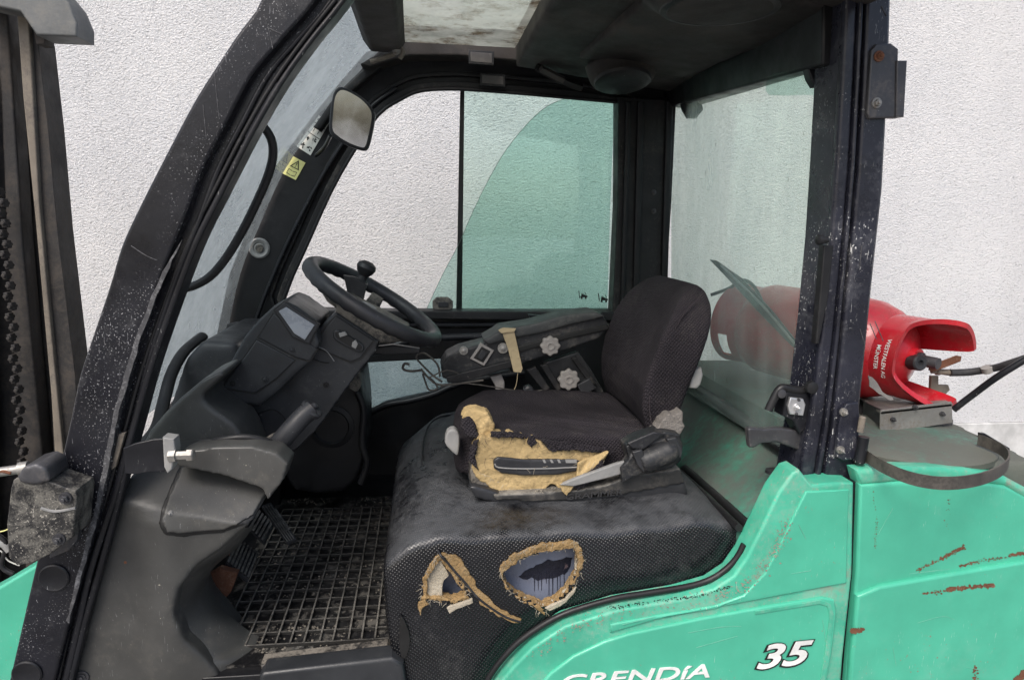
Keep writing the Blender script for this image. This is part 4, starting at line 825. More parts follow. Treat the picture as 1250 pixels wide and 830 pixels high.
# pedals
def pedal(nm, a, b, wv, mat, n, ribs=True):
    """pad from a to b (3D) with width vector wv"""
    A, B, W = Vector(a), Vector(b), Vector(wv); nrm = (B-A).cross(W).normalized(); 
    if nrm.dot(Vector((0, -1, .5))) < 0: nrm = -nrm
    o = mesh(nm, *prism([A, B, B+W, A+W], -nrm*.012), mat, FL, bev=.002)
    if ribs:
        for i in range(n):
            t = (i+.5)/n; q_ = A+(B-A)*t; L = (B-A).length/n*.28; d = (B-A).normalized()*L
            mesh('pad_rib', *prism([q_-d, q_+d, q_+d+W, q_-d+W], nrm*.004), 'mat_rib', o)
    return o
pedal('accelerator_pedal', P(319, 617, 1.62), P(350, 662, 1.52), P(362, 657, 1.53)-P(350, 662, 1.52), 'dark_plastic', 1)
for k in range(4): ptube('pedal_groove', [(321+k*3.2, 618-k*.6), (351+k*2.6, 661-k*1.2)], [1.612, 1.512], .0016, 'mat_rib', FL, seg=6)
pedal('brake_pedal', P(276, 686, 1.55), P(304, 707, 1.52), P(316, 676, 1.62)-P(304, 707, 1.52), 'dark_plastic', 7)
pedal('inching_pedal', P(300, 640, 1.66), P(322, 662, 1.6), P(334, 640, 1.66)-P(322, 662, 1.6), 'dark_plastic', 6)
ptube('pedal_arm', [(262, 650), (280, 668), (292, 690)], [1.75, 1.66, 1.58], .010, 'rust', FL)
slab('rusty_plate', [(246, 708), (268, 694), (290, 700), (282, 722), (262, 745), (248, 735)], 1.50, .02, 'rust', FL)

# ================================================================== SEAT BOX (torn vinyl engine cover)
h1o = [(608, 690), (622, 680), (633, 675), (648, 668), (668, 664), (700, 660), (707, 663), (713, 684), (710, 704), (699, 722), (687, 735), (672, 744), (664, 757), (650, 744), (634, 735), (618, 722), (611, 706)]
h1i = [(614, 698), (634, 684), (650, 677), (680, 671), (702, 669), (706, 682), (704, 702), (694, 720), (680, 733), (664, 741), (648, 735), (632, 728), (620, 716), (614, 706)]
h2o = [(512, 732), (514, 706), (522, 690), (536, 677), (547, 686), (560, 700), (570, 715), (576, 728), (570, 736), (552, 739), (530, 736)]
h2i = [(518, 730), (519, 706), (526, 694), (536, 681), (546, 692), (556, 706), (566, 720), (571, 730), (552, 735), (534, 731)]
def inside(pt, poly):
    x, y = pt; c = False
    for i in range(len(poly)):
        (x1_, y1_), (x2_, y2_) = poly[i-1], poly[i]
        if (y1_ > y) != (y2_ > y) and x < (x2_-x1_)*(y-y1_)/(y2_-y1_)+x1_: c = not c
    return c
YB = 1.262
w1 = [(P(x, y, YB).x, P(x, y, YB).z) for x, y in h1i]; w2 = [(P(x, y, YB).x, P(x, y, YB).z) for x, y in h2i]
def seatbox_fn(v):
    t = (v.y-YB)/.9                                  # front edge leans back and the far front corner is rounded
    lean = max(0, v.z-.97)*.5
    if v.x < .15: v.x += lean*(.15-v.x)/.22
    if v.x < .1 and v.y > 1.9: v.x += (v.y-1.9)**2*1.0
    if v.y < 1.45: v.y += .045*max(0, v.z-.93)**1*2*(1-(v.y-YB)/.2 if v.y < YB+.2 else 0)
    return v
def topsag(v):
    v = seatbox_fn(v); v.z += .003*math.sin(v.x*19+v.y*7)*math.sin(v.y*11)+.002*math.sin(v.x*47+v.z*31); return v
box_out = [(484, 668), (506, 662), (540, 655), (700, 651), (860, 638), (896, 644), (916, 656), (916, 700), (872, 735), (760, 760), (700, 800), (660, 840), (640, 900), (494, 900), (480, 830), (469, 760), (466, 700)]
sbx = soft('seat_box', [ypr(box_out, YB, .93)], .0095, 26, 'vinyl', FL, fn=topsag,
           cut=lambda c: c.y < 1.40 and (inside((c.x, c.z), w1) or inside((c.x, c.z), w2)))
slab('inner_metal', [(590, 650), (740, 640), (740, 760), (590, 780)], 1.315, .004, 'bare_metal_paint', sbx)
slab('inner_metal', [(518, 676), (590, 676), (590, 770), (520, 770)], 1.315, .004, 'bare_metal_paint', sbx)
slab('paint_patch', fray([(633, 704), (642, 697), (656, 690), (670, 684), (698, 680), (697, 692), (690, 700), (676, 706), (662, 708), (650, 706), (640, 708)], 1.8, 5, 9), 1.3135, .001, 'paint_patch', sbx, bev=0)
rg = random.Random(11)
for i in range(9):
    x = 652+i*4.6+rg.uniform(-1, 1); L = rg.uniform(6, 26)
    slab('paint_drip', [(x, 702), (x+rg.uniform(.7, 1.4), 702), (x+.6, 704+L), (x+.3, 704+L)], 1.3133, .001, 'paint_patch', sbx, bev=0)
def thin(o_, i_): return [(x, y) if y < 686 else (x+(min(i_, key=lambda q: math.hypot(q[0]-x, q[1]-y))[0]-x)*.4, y+(min(i_, key=lambda q: math.hypot(q[0]-x, q[1]-y))[1]-y)*.4) for x, y in o_]
h1o = thin(h1o, h1i); h2o = thin(h2o, h2i)
def ring(nm, o_, i_, Y, th, mat, amp, seed, st=4): return rough(slab(nm, fray(o_, amp, st, seed), Y, th, mat, sbx, holes=[fray(i_, amp*.7, st, seed+1)], bev=0), .0024, 90, .0021, 1)
ring('foam_lining', [(x, y) for x, y in h1o], [(x+(660-x)*.0, y+(705-y)*.0) for x, y in h1i], 1.262, .030, 'foam_edge', 1.3, 4)
ring('fleece_backing', [(x+(660-x)*.015, y+(705-y)*.03) for x, y in h1i], [(x+(660-x)*.04, y+(705-y)*.05) for x, y in h1i], 1.268, .012, 'backing', 1.0, 8)
ring('foam_lining', h2o, [(x+(545-x)*.10, y+(712-y)*.10) for x, y in h2i], 1.262, .026, 'foam_edge', 1.3, 14)
slab('fleece_backing', fray([(520, 730), (520, 706), (527, 695), (536, 683), (546, 696), (548, 702), (540, 712), (540, 728), (545, 738), (532, 734)], .8, 4, 3), 1.270, .01, 'backing', sbx)
slab('vinyl_flap', fray([(545, 742), (560, 736), (577, 731), (577, 736), (562, 742), (548, 749)], .8, 4, 6), 1.250, .006, 'backing', sbx)
slab('vinyl_flap', fray([(511, 736), (519, 733), (524, 738), (516, 742), (513, 752), (510, 744)], .8, 3, 7), 1.250, .006, 'foam_edge', sbx)
slab('vinyl_flap', fray([(666, 742), (690, 731), (704, 716), (703, 722), (688, 738), (670, 746)], .7, 4, 8), 1.252, .006, 'backing', sbx)
threads('loose_threads', h1o, 1.262, 90, .012, 'backing', sbx, 5); threads('loose_threads', h2o, 1.262, 70, .014, 'backing', sbx, 6)
threads('loose_threads', h1i, 1.266, 70, .008, 'backing', sbx, 7)
seam = [(537, 676), (546, 686), (556, 698), (568, 711), (582, 728), (600, 742), (618, 753), (636, 759)]
slab('split_seam', fray([(540, 676), (560, 681), (572, 699), (586, 720), (602, 737), (622, 750), (638, 757), (628, 760), (606, 750), (586, 736), (570, 717), (554, 698)], 1.6, 4, 21), 1.259, .014, 'foam_edge', sbx, bev=0)
ptube('welt_cord', [(517, 585), (520, 620), (526, 652)]+seam, [1.62, 1.45, 1.33]+[1.2595]*8, .0026, 'smooth_vinyl', sbx, n=4, seg=10)
ptube('welt_cord', [(560, 505), (530, 512), (516, 540), (517, 585)], [2.15, 2.05, 1.85, 1.62], .003, 'smooth_vinyl', sbx, n=4, seg=10)
slab('access_slot', cr([(489, 752), (496, 762), (501, 780), (497, 800), (490, 803), (487, 780)], 2, True), 1.256, .01, 'black_print', sbx)

# ================================================================== SEAT
SY, SE = 1.45, 1.87
seat = soft('seat', [ypr([(572, 592), (592, 596), (620, 606), (700, 606), (836, 588), (841, 604), (760, 616), (700, 619), (620, 618), (580, 608)], SY-.03, .43)], .006, 2, 'dark_plastic', FL)
soft('seat_pan', [ypr([(600, 604), (640, 602), (700, 599), (740, 592), (770, 580), (831, 572), (837, 590), (760, 604), (700, 611), (640, 612), (606, 610)], SY-.035, .42)], .005, 3, 'pan_dusty', seat)
text('embossed_lettering', 'GRAMMER', 'emboss', seat, P(690, 610, SY-.0358), P(760, 603.5, SY-.0358), P(691, 603, SY-.0358), th=.002, bold=.01)
soft('seat_slider', [ypr([(574, 566), (592, 570), (600, 600), (584, 606), (574, 596)], SY-.01, .3)], .005, 2, 'dirty_plastic', seat)
# cushion: plan outline extruded upwards, crowned
def cushion_fn(v):
    u = (v.x-.06)/.46                      # 0 at the front edge
    w_ = abs((v.y-(SY+SE)/2)/((SE-SY)/2))
    v.z += .012*math.exp(-((w_-.8)/.3)**2)-.02*max(0, u-.55)   # side bolsters, sinks to the rear
    v.z -= .035*max(0, .22-u)/.22
    v.z += .0045*math.sin(v.x*60+v.y*95)*math.exp(-((v.y-1.55)/.08)**2)*(1 if v.z > 1.12 else 0)*max(0, min(1, (v.x-.16)*8))
    v.z += .0016*math.sin(v.x*33+v.y*41)
    return v
zt, zb = 1.168, 1.075
cpl = [(.10, SY+.045), (.15, SY+.006), (.25, SY), (.55, SY+.005), (.58, SY+.05), (.58, SE-.05), (.52, SE), (.2, SE), (.12, SE-.03), (.075, SE-.10), (.072, SY+.12)]
cus = soft('cushion', [prism([(x, y, zb) for x, y in cr(cpl, 3, True)], (0, 0, zt-zb))], .0062, 12, 'fabric', seat, fn=cushion_fn)
soft('cushion_shell', [prism([(x*.985+.006, y+.004, zb-.018) for x, y in cr(cpl, 3, True)], (0, 0, .03))], .006, 3, 'smooth_vinyl', seat)
foam = soft('torn_foam', [ypr(fray([(577, 560), (580, 545), (586, 535), (602, 532), (638, 533), (643, 541), (650, 533), (664, 543), (672, 549), (700, 547), (728, 548), (741, 553), (734, 566), (722, 574), (706, 582), (694, 591), (692, 604), (684, 596), (674, 592), (664, 602), (656, 598), (644, 605), (636, 600), (624, 604), (602, 597), (584, 583), (576, 572)], 2.2, 5, 31), SY-.012, .05)], .0028, 1, 'foam', seat, fac=.4); rough(foam, .0024, 38)
sl_ = soft('foam_slot', [ypr([(602, 562), (608, 558), (640, 561), (700, 561), (712, 564), (706, 575), (680, 580), (640, 581), (612, 578), (603, 572)], SY-.018, .03)], .003, 2, 'dark_plastic', seat)
ptube('slot_edge', [(604, 566), (612, 571), (660, 572), (706, 570)], SY-.019, .0016, 'pale_plastic', seat, seg=6)
for x in (662, 671, 680): slab('slot_mark', [(x, 561), (x+3, 561), (x+5, 565), (x+2, 565)], SY-.0195, .003, 'pale_plastic', seat, bev=0)
slab('slot_mark', [(690, 561), (704, 561), (704, 565), (691, 565)], SY-.0195, .003, 'pale_plastic', seat, bev=0)
fo2 = soft('torn_foam', [ypr(fray([(563, 512), (568, 503), (580, 500), (594, 504), (602, 514), (604, 524), (598, 534), (586, 536), (582, 524), (576, 516)], .8, 4, 33), SY+.012, .05)], .0032, 2, 'foam', seat)
soft('frayed_cover', [ypr(fray([(562, 512), (572, 509), (580, 516), (584, 530), (580, 537), (570, 533), (563, 524)], 1.4, 3, 34), SY+.003, .04)], .0030, 1, 'fluff', seat).data.materials[0] = M['fabric']; rough(fo2, .003, 60)
for pts, sd_ in (([(644, 532), (651, 531), (655, 540), (649, 548), (645, 541)], 1), ([(572, 558), (580, 538), (583, 542), (580, 560), (584, 574), (578, 570)], 2), ([(660, 536), (700, 541), (742, 547), (752, 552), (742, 556), (728, 551), (700, 549), (672, 551)], 4)):
    slab('torn_edge', fray(pts, 1.2, 3, 40+sd_), SY-.017, .006, 'fabric', seat)
soft('foam_flap', [prism([P(x, y, SY-.03+(.02 if i % 2 else 0)) for i, (x, y) in enumerate([(706, 566), (722, 556), (744, 551), (738, 562), (726, 572), (716, 586), (704, 584)])], (0, .012, 0))], .003, 1, 'foam', seat)
slab('foam_flap', fray([(682, 590), (696, 588), (700, 594), (692, 605), (686, 599)], .6, 3, 51), SY-.04, .008, 'foam', seat)
slab('torn_edge', fray([(696, 592), (716, 582), (724, 572), (736, 562), (738, 572), (722, 588), (706, 597)], 1.2, 3, 52), SY-.036, .008, 'fabric', seat)
threads('loose_threads', [(577, 560), (580, 545), (602, 532), (638, 533), (664, 543), (700, 547), (741, 553)], SY-.018, 60, .016, 'torn_fibre', seat, 3)
threads('loose_threads', [(586, 578), (628, 598), (684, 596), (706, 582), (738, 562)], SY-.03, 50, .016, 'backing', seat, 4)
for i, pts in enumerate(([(598, 529), (618, 528), (640, 530), (640, 535), (616, 534), (600, 535)], [(676, 543), (704, 544), (735, 549), (730, 553), (704, 550), (680, 550)], [(574, 548), (578, 540), (584, 536), (582, 548), (578, 562)])):
    q_ = soft('torn_edge', [ypr(fray(pts, 1.2, 3, 70+i), SY-.020, .012)], .0022, 1, 'fabric', seat); rough(q_, .002, 80)
# lever and recliner mechanism
slab('recliner_lever', [(684, 592), (700, 585), (722, 577), (752, 566), (776, 560), (778, 572), (762, 578), (740, 584), (700, 594)], SY-.045, .012, 'pale_plastic', seat, bev=.003)
rcl = soft('recliner', [ypr([(764, 545), (790, 534), (812, 527), (830, 530), (834, 545), (832, 562), (820, 572), (800, 576), (782, 574), (770, 566)], SY-.05, .06), ypr([(758, 572), (774, 554), (790, 560), (796, 578), (776, 580), (760, 590)], SY-.055, .03), lathe_v(P(782, 565, SY-.055), (P(828, 546, SY-.055)-P(782, 565, SY-.055)), [(0, .022), (.012, .026), (.07, .027), (.085, .02)], 20)], .0032, 1, 'armrest', seat)
slab('recliner_cover', [(766, 541), (798, 527), (812, 530), (786, 549), (772, 548)], SY-.062, .012, 'smooth_vinyl', rcl, bev=.004)
slab('recliner_cover', [(772, 552), (784, 549), (794, 570), (786, 577), (778, 568)], SY-.070, .016, 'dark_plastic', rcl, bev=.004)
slab('recliner_cover', [(814, 536), (826, 534), (834, 548), (832, 560), (822, 556)], SY-.066, .016, 'dark_plastic', rcl, bev=.004)
fl_ = soft('shredded_padding', [ypr(fray([(799, 527), (806, 519), (810, 510), (822, 505), (832, 502), (836, 512), (835, 526), (828, 534), (812, 530)], 2.2, 3, 61), SY-.02, .05)], .003, 1, 'fluff', seat)
slab('backrest_shell', [(845, 452), (857, 449), (859, 458), (856, 470), (851, 475), (842, 474)], SY+.02, .04, 'pale_plastic', seat, bev=.006)
slab('seat_tab', cr([(546, 527), (555, 524), (561, 532), (560, 552), (557, 556), (548, 548), (543, 540)], 2, True), SY+.03, .03, 'pale_plastic', seat, bev=.005)
# backrest
bk = [(797, 532), (791, 505), (792, 478), (800, 448), (815, 410), (833, 378), (850, 358), (866, 350), (876, 358), (879, 378), (874, 405), (864, 435), (852, 465), (842, 495), (836, 514), (822, 530)]
B0 = min(P(x, y, SY).z for x, y in bk); B1 = max(P(x, y, SY).z for x, y in bk)
def back_fn(v):
    h = (v.z-B0)/(B1-B0); yc = (SY+SE)/2+.005
    s = 1.0
    if h > .62: s = math.sqrt(max(0.0, 1-((h-.62)/.46)**2.4))*.98+.02
    if h < .45: s *= 1-.10*((.45-h)/.45)
    v.y = yc+(v.y-yc)*s
    w_ = (v.y-yc)/((SE-SY)/2); v.x += .018*(w_*w_-.4)*(-1)          # wings forward
    return v
soft('backrest', [ypr(bk, SY, SE-SY)], .0065, 9, 'fabric', seat, fn=back_fn)
ptube('backrest_piping', [(797, 527), (793, 500), (795, 475), (804, 446), (820, 410), (836, 382), (852, 365)], [SY+.012, SY+.01, SY+.01, SY+.008, SY+.004, SY+.006, SY+.02], .0016, 'fabric_side', seat, seg=6)

# ================================================================== ARMREST
AY = 1.86
ar = soft('armrest', [ypr([(540, 462), (538, 448), (545, 436), (560, 428), (590, 420), (640, 404), (700, 390), (736, 384), (745, 400), (730, 414), (690, 428), (640, 443), (600, 456), (565, 466)], AY, .11)], .005, 3, 'armrest', FL)
soft('armrest_pad', [ypr([(590, 416), (606, 407), (612, 402), (650, 396), (690, 385), (728, 381), (738, 386), (724, 391), (700, 396), (660, 407), (616, 416), (596, 422)], AY-.012, .12)], .005, 4, 'armpad', ar)
slab('armrest_rail', [(630, 424), (690, 408), (740, 397), (744, 402), (690, 414), (634, 430)], AY-.008, .02, 'black_print', ar, bev=.002)
slab('armrest_base', [(544, 460), (600, 446), (640, 436), (640, 444), (604, 455), (560, 468), (546, 467)], AY-.01, .02, 'dusty_frame', ar, bev=.003)
sw_ = slab('switch_bezel', [(587, 419), (603, 428), (591, 447), (574, 438)], AY-.008, .02, 'grey_knob', ar, bev=.002)
slab('switch_plate', [(588, 423), (599, 429), (590, 443), (578, 437)], AY-.010, .02, 'black_print', sw_, bev=.002); slab('rocker', [(588, 427), (595, 431), (588, 440), (583, 436)], AY-.014, .01, 'dark_plastic', sw_, bev=.002)
bolt(566, 428, AY-.004, .008, ar, 'grey_steel', name='screw', h=.002); bolt(614, 425, AY-.006, .010, ar, 'grey_steel', name='screw', h=.002)
tape = slab('tape_band', [(611, 401), (616, 400), (627, 401), (630, 414), (638, 450), (636, 455), (627, 454), (620, 425)], AY-.017, .004, 'tape', ar, bev=.001)
slab('tape_end', [(608, 403), (614, 400), (630, 401), (628, 405), (612, 407)], AY-.022, .004, 'tape', tape, bev=.001)
ptube('tape_thread', [(632, 455), (630, 470), (624, 483)], AY-.01, .0012, 'tape', tape, seg=5)
def star_knob(px, py, Y, r, nm='star_knob'):
    c = P(px, py, Y); out = []
    for i in range(64):
        a = 2*math.pi*i/64; q_ = r*(1+.085*math.cos(8*a)); out.append((c.x+q_*math.cos(a), c.z+q_*math.sin(a)))
    me = slab_mesh([out], .018, .004)
    for v_ in me.vertices: v_.co = Vector((v_.co.x, Y-v_.co.z, v_.co.y))
    o_ = link(nm, weld(me), 'grey_knob', ar)
    lathe('knob_dimple', c+Vector((0, -.0085, 0)), (0, -1, 0), [(-.002, .014), (.002, .013), (.003, .009), (.001, .006), (.001, .001)], 'grey_knob', o_)
star_knob(671.5, 422, AY-.018, .0265); star_knob(694, 463, AY-.015, .029)
slab('support_plate', [(664, 443), (706, 430), (722, 452), (738, 480), (720, 492), (690, 484), (676, 474)], AY+.01, .03, 'armrest', ar, bev=.004)
for pts in ([(643, 452), (654, 448), (672, 474), (664, 478)], [(660, 447), (668, 444), (686, 474), (680, 478)], [(698, 438), (704, 436), (728, 468), (722, 472)]):
    slab('support_strut', pts, AY-.005, .02, 'dusty_frame', ar, bev=.003)
slab('support_clip', [(704, 470), (720, 462), (728, 474), (712, 484)], AY-.02, .04, 'dark_plastic', ar, bev=.004)
slab('support_bracket', [(686, 482), (720, 478), (745, 490), (742, 500), (700, 494)], AY-.01, .04, 'grey_knob', ar, bev=.004)
slab('lower_clip', [(598, 460), (612, 457), (616, 466), (616, 484), (607, 484), (604, 470)], AY+.02, .02, 'grey_knob', ar, bev=.004)
for pts, r in (([(508, 436), (511, 432), (520, 432), (534, 445), (537, 460)], .0028), ([(508, 436), (512, 442), (528, 458), (540, 466)], .0028), ([(500, 445), (494, 444), (492, 450), (500, 453), (514, 452)], .0035), ([(514, 450), (524, 462), (540, 470), (590, 464)], .003), ([(516, 456), (520, 468), (524, 476), (534, 474), (528, 464), (516, 456)], .0025), ([(538, 472), (570, 468), (640, 478), (662, 476)], .0018), ([(522, 462), (545, 452), (560, 456)], .002)):
    ptube('wire_lever', pts, AY-.02, r, 'band_steel', ar, seg=6, n=4)
lathe('rod_knob', P(645, 476, AY-.01), (0, -1, 0), [(-.01, .014), (.01, .014), (.014, .009)], 'dark_plastic', ar)

# ================================================================== CAB MIRROR
MC = P(430, 145, 1.98)
def mfn(v): v.y += (v.x-MC.x)*.42+(v.z-MC.z)*-.07; return v
cm = slab('cab_mirror', cr([(407, 120), (412, 109), (422, 108), (440, 117), (453, 129), (457, 141), (453, 165), (448, 181), (440, 183), (424, 178), (409, 169), (403, 160), (404, 140)], 3, True), 1.98, .022, 'dark_plastic', FL, bev=.007, fn=mfn)
mg = slab('mirror_glass', cr([(410, 122), (415, 113), (423, 112), (439, 120), (450, 131), (453, 142), (449, 164), (445, 178), (439, 179), (425, 174), (412, 166), (407, 158), (408, 140)], 3, True), 1.9765, .004, 'mirror', cm, bev=0, fn=mfn)
ptube('mirror_arm', [(404, 165), (396, 180), (386, 190)], [2.0, 2.15, 2.34], .006, 'black_paint', FL, seg=8)

# ================================================================== NEAR REAR PILLAR
bl = [(1034, -80), (1030, 0), (1025, 90), (1019, 190), (1012, 290), (1002, 390), (990, 490), (973, 586)]
br_ = [(1092, -80), (1088, 0), (1085, 100), (1078, 230), (1066, 340), (1055, 450), (1043, 560), (1040, 588)]
def lerp(t): 
    out = []
    for i in range(8): out.append((bl[i][0]*(1-t)+br_[i][0]*t, bl[i][1]*(1-t)+br_[i][1]*t))
    return out
bp_ = slab('rear_pillar', bl+br_[::-1], 1.265, .09, 'pillar_rear', FL, bev=.006)
slab('pillar_channel', lerp(.06)+lerp(.30)[::-1], 1.252, .02, 'pillar_rear', bp_, bev=.006)
slab('pillar_ridge', lerp(.35)+lerp(.43)[::-1], 1.246, .03, 'pillar_rear', bp_, bev=.004)
slab('pillar_face', lerp(.50)+lerp(.985)[::-1], 1.245, .03, 'pillar_rear', bp_, bev=.006)
for i, ln in enumerate([[(1062, 395), (1070, 414)], [(1068, 392), (1078, 416)], [(1050, 402), (1056, 422)], [(1076, 8), (1082, 20)], [(1030, 330), (1026, 352)], [(1024, 520), (1018, 556)], [(1052, 300), (1049, 330)]]):
    ptube('scratch', ln, 1.2445, .0009, 'scrape_white', bp_, seg=5, n=2)
uh = slab('hinge_plate', [(1064, 62), (1070, 54), (1088, 53), (1097, 60), (1096, 144), (1062, 145), (1059, 138)], 1.236, .012, 'dark_steel', bp_, bev=.003)
slab('hinge_leaf', [(1095, 74), (1108, 74), (1104, 143), (1094, 143)], 1.232, .03, 'dark_steel', uh, bev=.003); bolt(1073, 69, 1.235, .0065, uh, 'rust'); bolt(1070, 126, 1.235, .0065, uh, 'grey_steel')
lh = slab('hinge_plate', [(1028, 502), (1034, 493), (1048, 491), (1050, 510), (1047, 560), (1030, 563), (1022, 558), (1024, 520)], 1.236, .012, 'pillar_rear', bp_, bev=.003)
bolt(1030, 503, 1.235, .0055, lh); bolt(1026, 549, 1.235, .0055, lh)
hp = P(1053, 535, 1.225); lathe('hinge_pin', P(1049, 565, 1.225), (.06, 0, 1), [(0, .009), (.002, .0105), (.055, .0105), (.056, .007)], 'black_paint', lh, seg=20); lathe('brass_pin', P(1050, 527, 1.225), (.06, 0, 1), [(0, .0065), (.03, .0065), (.032, .005)], 'tan_edge', lh, seg=16)
kn = lathe('door_stop', P(1008, 293, 1.235), (-1, 0, 0), [(-.004, .006), (.006, .006), (.008, .010), (.016, .010), (.018, .007)], 'rubber', bp_, seg=16)
slab('stop_strip', [(1006, 300), (1018, 300), (1012, 360), (1004, 400), (1000, 420), (996, 420), (1003, 340)], 1.245, .02, 'rubber', bp_, bev=.003)
lb = slab('door_latch', [(960, 478), (985, 478), (992, 490), (984, 524), (976, 530), (968, 514), (956, 508)], 1.27, .04, 'black_paint', FL, bev=.004)
slab('striker_plate', [(965, 485), (981, 487), (984, 494), (981, 508), (965, 506), (962, 495)], 1.262, .01, 'bright_steel', lb, bev=.003); bolt(973, 497, 1.261, .005, lb, 'bright_steel'); bolt(975, 488, 1.261, .002, lb, 'dark_steel', h=.001); bolt(972, 505, 1.261, .002, lb, 'dark_steel', h=.001)
ptube('latch_handle', [(938, 501), (943, 490), (950, 477), (956, 473), (966, 475), (980, 476), (990, 470)], 1.275, .0085, 'rubber', lb, seg=12)
lathe('handle_pivot', P(953, 480, 1.266), (0, -1, 0), [(0, .009), (.006, .009), (.007, .006)], 'dark_steel', lb, seg=12); lathe('handle_boss', P(989, 472, 1.262), (0, -1, 0), [(0, .013), (.01, .012), (.012, .006)], 'rubber', lb)
soft('catch_arm', [ypr([(913, 523), (920, 522), (932, 524), (950, 522), (965, 524), (985, 528), (985, 552), (970, 548), (950, 540), (930, 541), (922, 546), (915, 547)], 1.28, .018)], .003, 2, 'dark_steel', FL)

# ================================================================== GAS BOTTLE
gb = empty('gas_bottle', (1.13, 1.80, 1.18)); tag(gb, 'red steel gas bottle lying on the cradle behind the rear pillar', 'gas bottle')
F0 = Vector((1.035, 2.06, 1.335)); C0 = Vector((1.262, 1.57, 1.318)); axv = (C0-F0).normalized(); L0 = (C0-F0).length
R = .138
lathe('bottle_body', F0, axv, [(0, .06), (.015, .10), (.05, R*.93), (.08, R), (L0-.17, R), (L0-.13, R*.97), (L0-.09, R*.86), (L0-.05, R*.62), (L0-.03, R*.3), (L0-.025, .03), (L0-.01, .028)], 'red', gb, seg=56)
uu = axv.orthogonal().normalized(); uu = (Vector((0, 0, 1))-axv*axv.z).normalized(); vv = axv.cross(uu)     # uu up, vv sideways
def shell(nm, base, r0, r1, th, lenf, mat, n=96, m_=10, hole=None, lip=0):
    """cylindrical guard wall: length along the axis depends on the angle"""
    vs, fs = [], []
    for i in range(n):
        a = 2*math.pi*i/n; d = uu*math.cos(a)+vv*math.sin(a); L = lenf(a)
        for j in range(m_+1):
            t = j/m_; r_ = r0+(r1-r0)*t; p_ = base+axv*(L*t); fl = lip*max(0, t-.85)/.15
            vs.append(p_+d*(r_+th/2+fl)); vs.append(p_+d*(r_-th/2-fl*.3))
    w2_ = 2*(m_+1)
    for i in range(n):
        k = (i+1) % n
        for j in range(m_):
            if hole and hole(2*math.pi*(i+.5)/n, (j+.5)/m_): continue
            a, b, c, d_ = i*w2_+2*j, k*w2_+2*j, k*w2_+2*j+2, i*w2_+2*j+2
            fs += [(a, b, c, d_), (a+1, d_+1, c+1, b+1)]
            for (p1_, p2_, ii, jj) in ((d_, c, i, j+1), (b, a, i, j-1), (a, d_, i-1, j), (c, b, i+1, j)):
                out_ = jj < 0 or jj >= m_ or (hole and hole(2*math.pi*((ii % n)+.5)/n, (jj+.5)/m_))
                if out_: fs.append((p1_, p2_, p2_+1, p1_+1))
    return mesh(nm, vs, fs, mat, gb, bev=0)
def ang(a): return (a+math.pi) % (2*math.pi)-math.pi
# direction that faces the camera around the axis
camd = (Vector((0, 0, CZ))-C0); ca = math.atan2(camd.dot(vv), camd.dot(uu))
def sst(x, a, b): t = min(1, max(0, (x-a)/(b-a))); return t*t*(3-2*t)
def clen(a):
    d = abs(ang(a-ca-rad(GAPOFF)))*180/math.pi
    return .118+.085*sst(d, 30, 95)-.18*sst(d, 140, 160)
GAPOFF = -10
slots = [rad(40), rad(-75)]
def chole(a, t):
    return False
shell('guard_collar', F0+axv*(L0-.13), .104, .106, .006, clen, 'red', n=160, m_=12, lip=.005)
shell('foot_ring', F0+axv*.05, .118, .125, .006, lambda a: -.10, 'red', n=96, m_=8, hole=lambda a, t: .35 < t < .75 and (abs(ang(a*3))/3 < rad(17)))
lathe('weld_bead', F0+axv*(L0*.5), axv, [(-.004, R), (0, R+.002), (.004, R)], 'red', gb, seg=56)
valve = lathe('valve', F0+axv*(L0-.03), axv, [(0, .02), (.03, .02), (.032, .015), (.07, .015)], 'dark_steel', gb)
kd = (P(1128, 443, 1.55)-P(1104, 440, 1.62)).normalized()
lathe('valve_knob', P(1106, 441, 1.60), kd, [(0, .010), (.02, .010), (.022, .020), (.05, .020), (.054, .017), (.053, .008), (.045, .006), (.045, .001)], 'dark_plastic', gb)
mesh('valve_lever', *prism([P(x, y, 1.56) for x, y in [(1134, 452), (1136, 446), (1168, 434), (1174, 435), (1173, 441), (1166, 444), (1140, 454)]], (0, .004, 0)), 'rust', gb, bev=.001)
slab('sticker_tag', fray([(1060, 458), (1066, 460), (1078, 478), (1092, 488), (1086, 488), (1072, 480), (1062, 472)], .8, 5, 71), 1.52, .002, 'grey_knob', gb, bev=0)
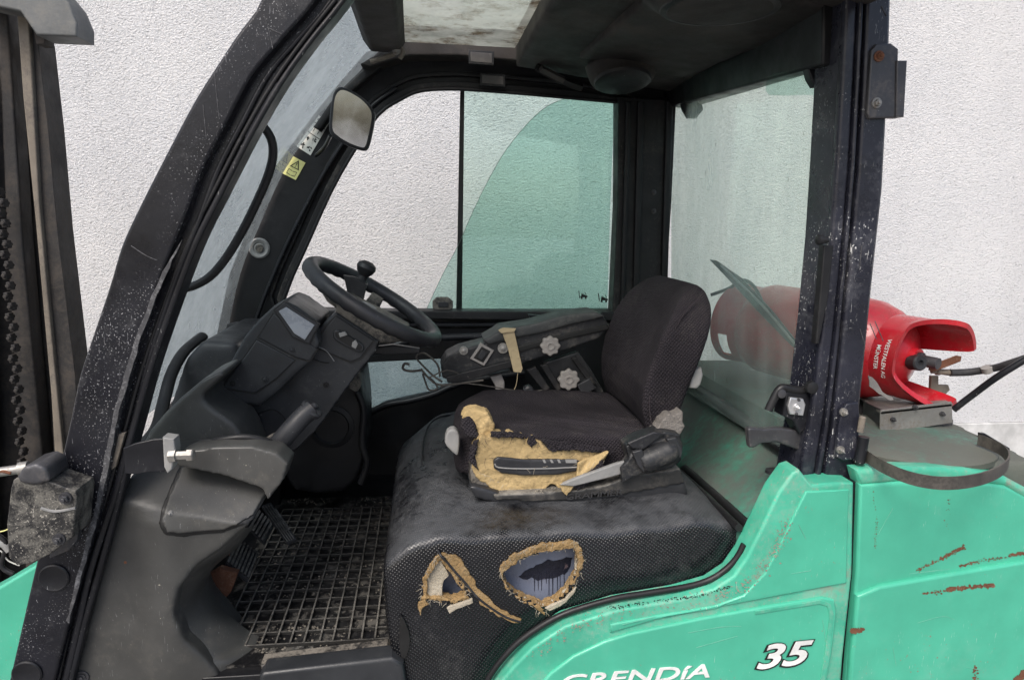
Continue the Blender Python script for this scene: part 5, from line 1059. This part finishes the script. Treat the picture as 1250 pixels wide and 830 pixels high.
def coltext(s, ax_off, a_mid, size, nm='lettering'):
    cu = bpy.data.curves.new('t', 'FONT'); cu.body = s; cu.offset = .012; cu.resolution_u = 3; cu.size = 1
    o = bpy.data.objects.new('t', cu); COL.objects.link(o); me = bpy.data.meshes.new_from_object(o.evaluated_get(bpy.context.evaluated_depsgraph_get())); bpy.data.objects.remove(o)
    xs = [v.co.x for v in me.vertices]; x0_, x1_ = min(xs), max(xs)
    Rr = .1105
    for v in me.vertices:
        s_ = (v.co.x-(x0_+x1_)/2)*size; a = a_mid-s_/Rr*DIRT; t = ax_off+v.co.y*size*DIRA
        v.co = F0+axv*(L0-.13+t)+(uu*math.cos(a)+vv*math.sin(a))*Rr
    link(nm, me, 'white_print', gb, sharp=None)
DIRT, DIRA = -1, 1
TXA = 8
coltext('WESTFALEN AG',   .088, ca+rad(TXA), .0145); coltext('MÜNSTER', .068, ca+rad(TXA), .0145)

# ================================================================== GAS HOSE
gh = empty('gas_hose', P(1150, 455, 1.58)); tag(gh, 'black rubber gas hose running from the red bottle valve out to the right', 'hose')
ptube('hose_line', [(1160, 455), (1185, 454), (1215, 449), (1235, 443), (1290, 425)], [1.57, 1.56, 1.52, 1.48, 1.40], .0095, 'hose', gh)
lathe('fitting', P(1137, 453, 1.58), P(1164, 455, 1.575)-P(1137, 453, 1.58), [(0, .006), (.012, .006), (.013, .009), (.022, .009), (.023, .007), (.05, .0085)], 'tan_edge', gh, seg=12)
ptube('hose_clip', [(1204, 448), (1206, 454)], 1.53, .013, 'grey_knob', gh, seg=12, n=1)
st2 = ptube('support_stay', [(1164, 500), (1190, 480), (1225, 455), (1300, 410)], [1.50, 1.47, 1.42, 1.36], .008, 'black_paint', FL)
slab('regulator_bracket', [(1137, 459), (1146, 459), (1146, 470), (1158, 470), (1160, 476), (1152, 484), (1148, 490), (1140, 486), (1136, 480)], 1.60, .01, 'tan_edge', FL, bev=.002)

# ------------------------------------------------------------------ keep the tree at thing > part > sub-part
def depth(o):
    d = 0
    while o.parent: o = o.parent; d += 1
    return d
for o in list(bpy.data.objects):
    while depth(o) > 2:
        q_ = o.parent; o.location = o.location+q_.location; o.parent = q_.parent
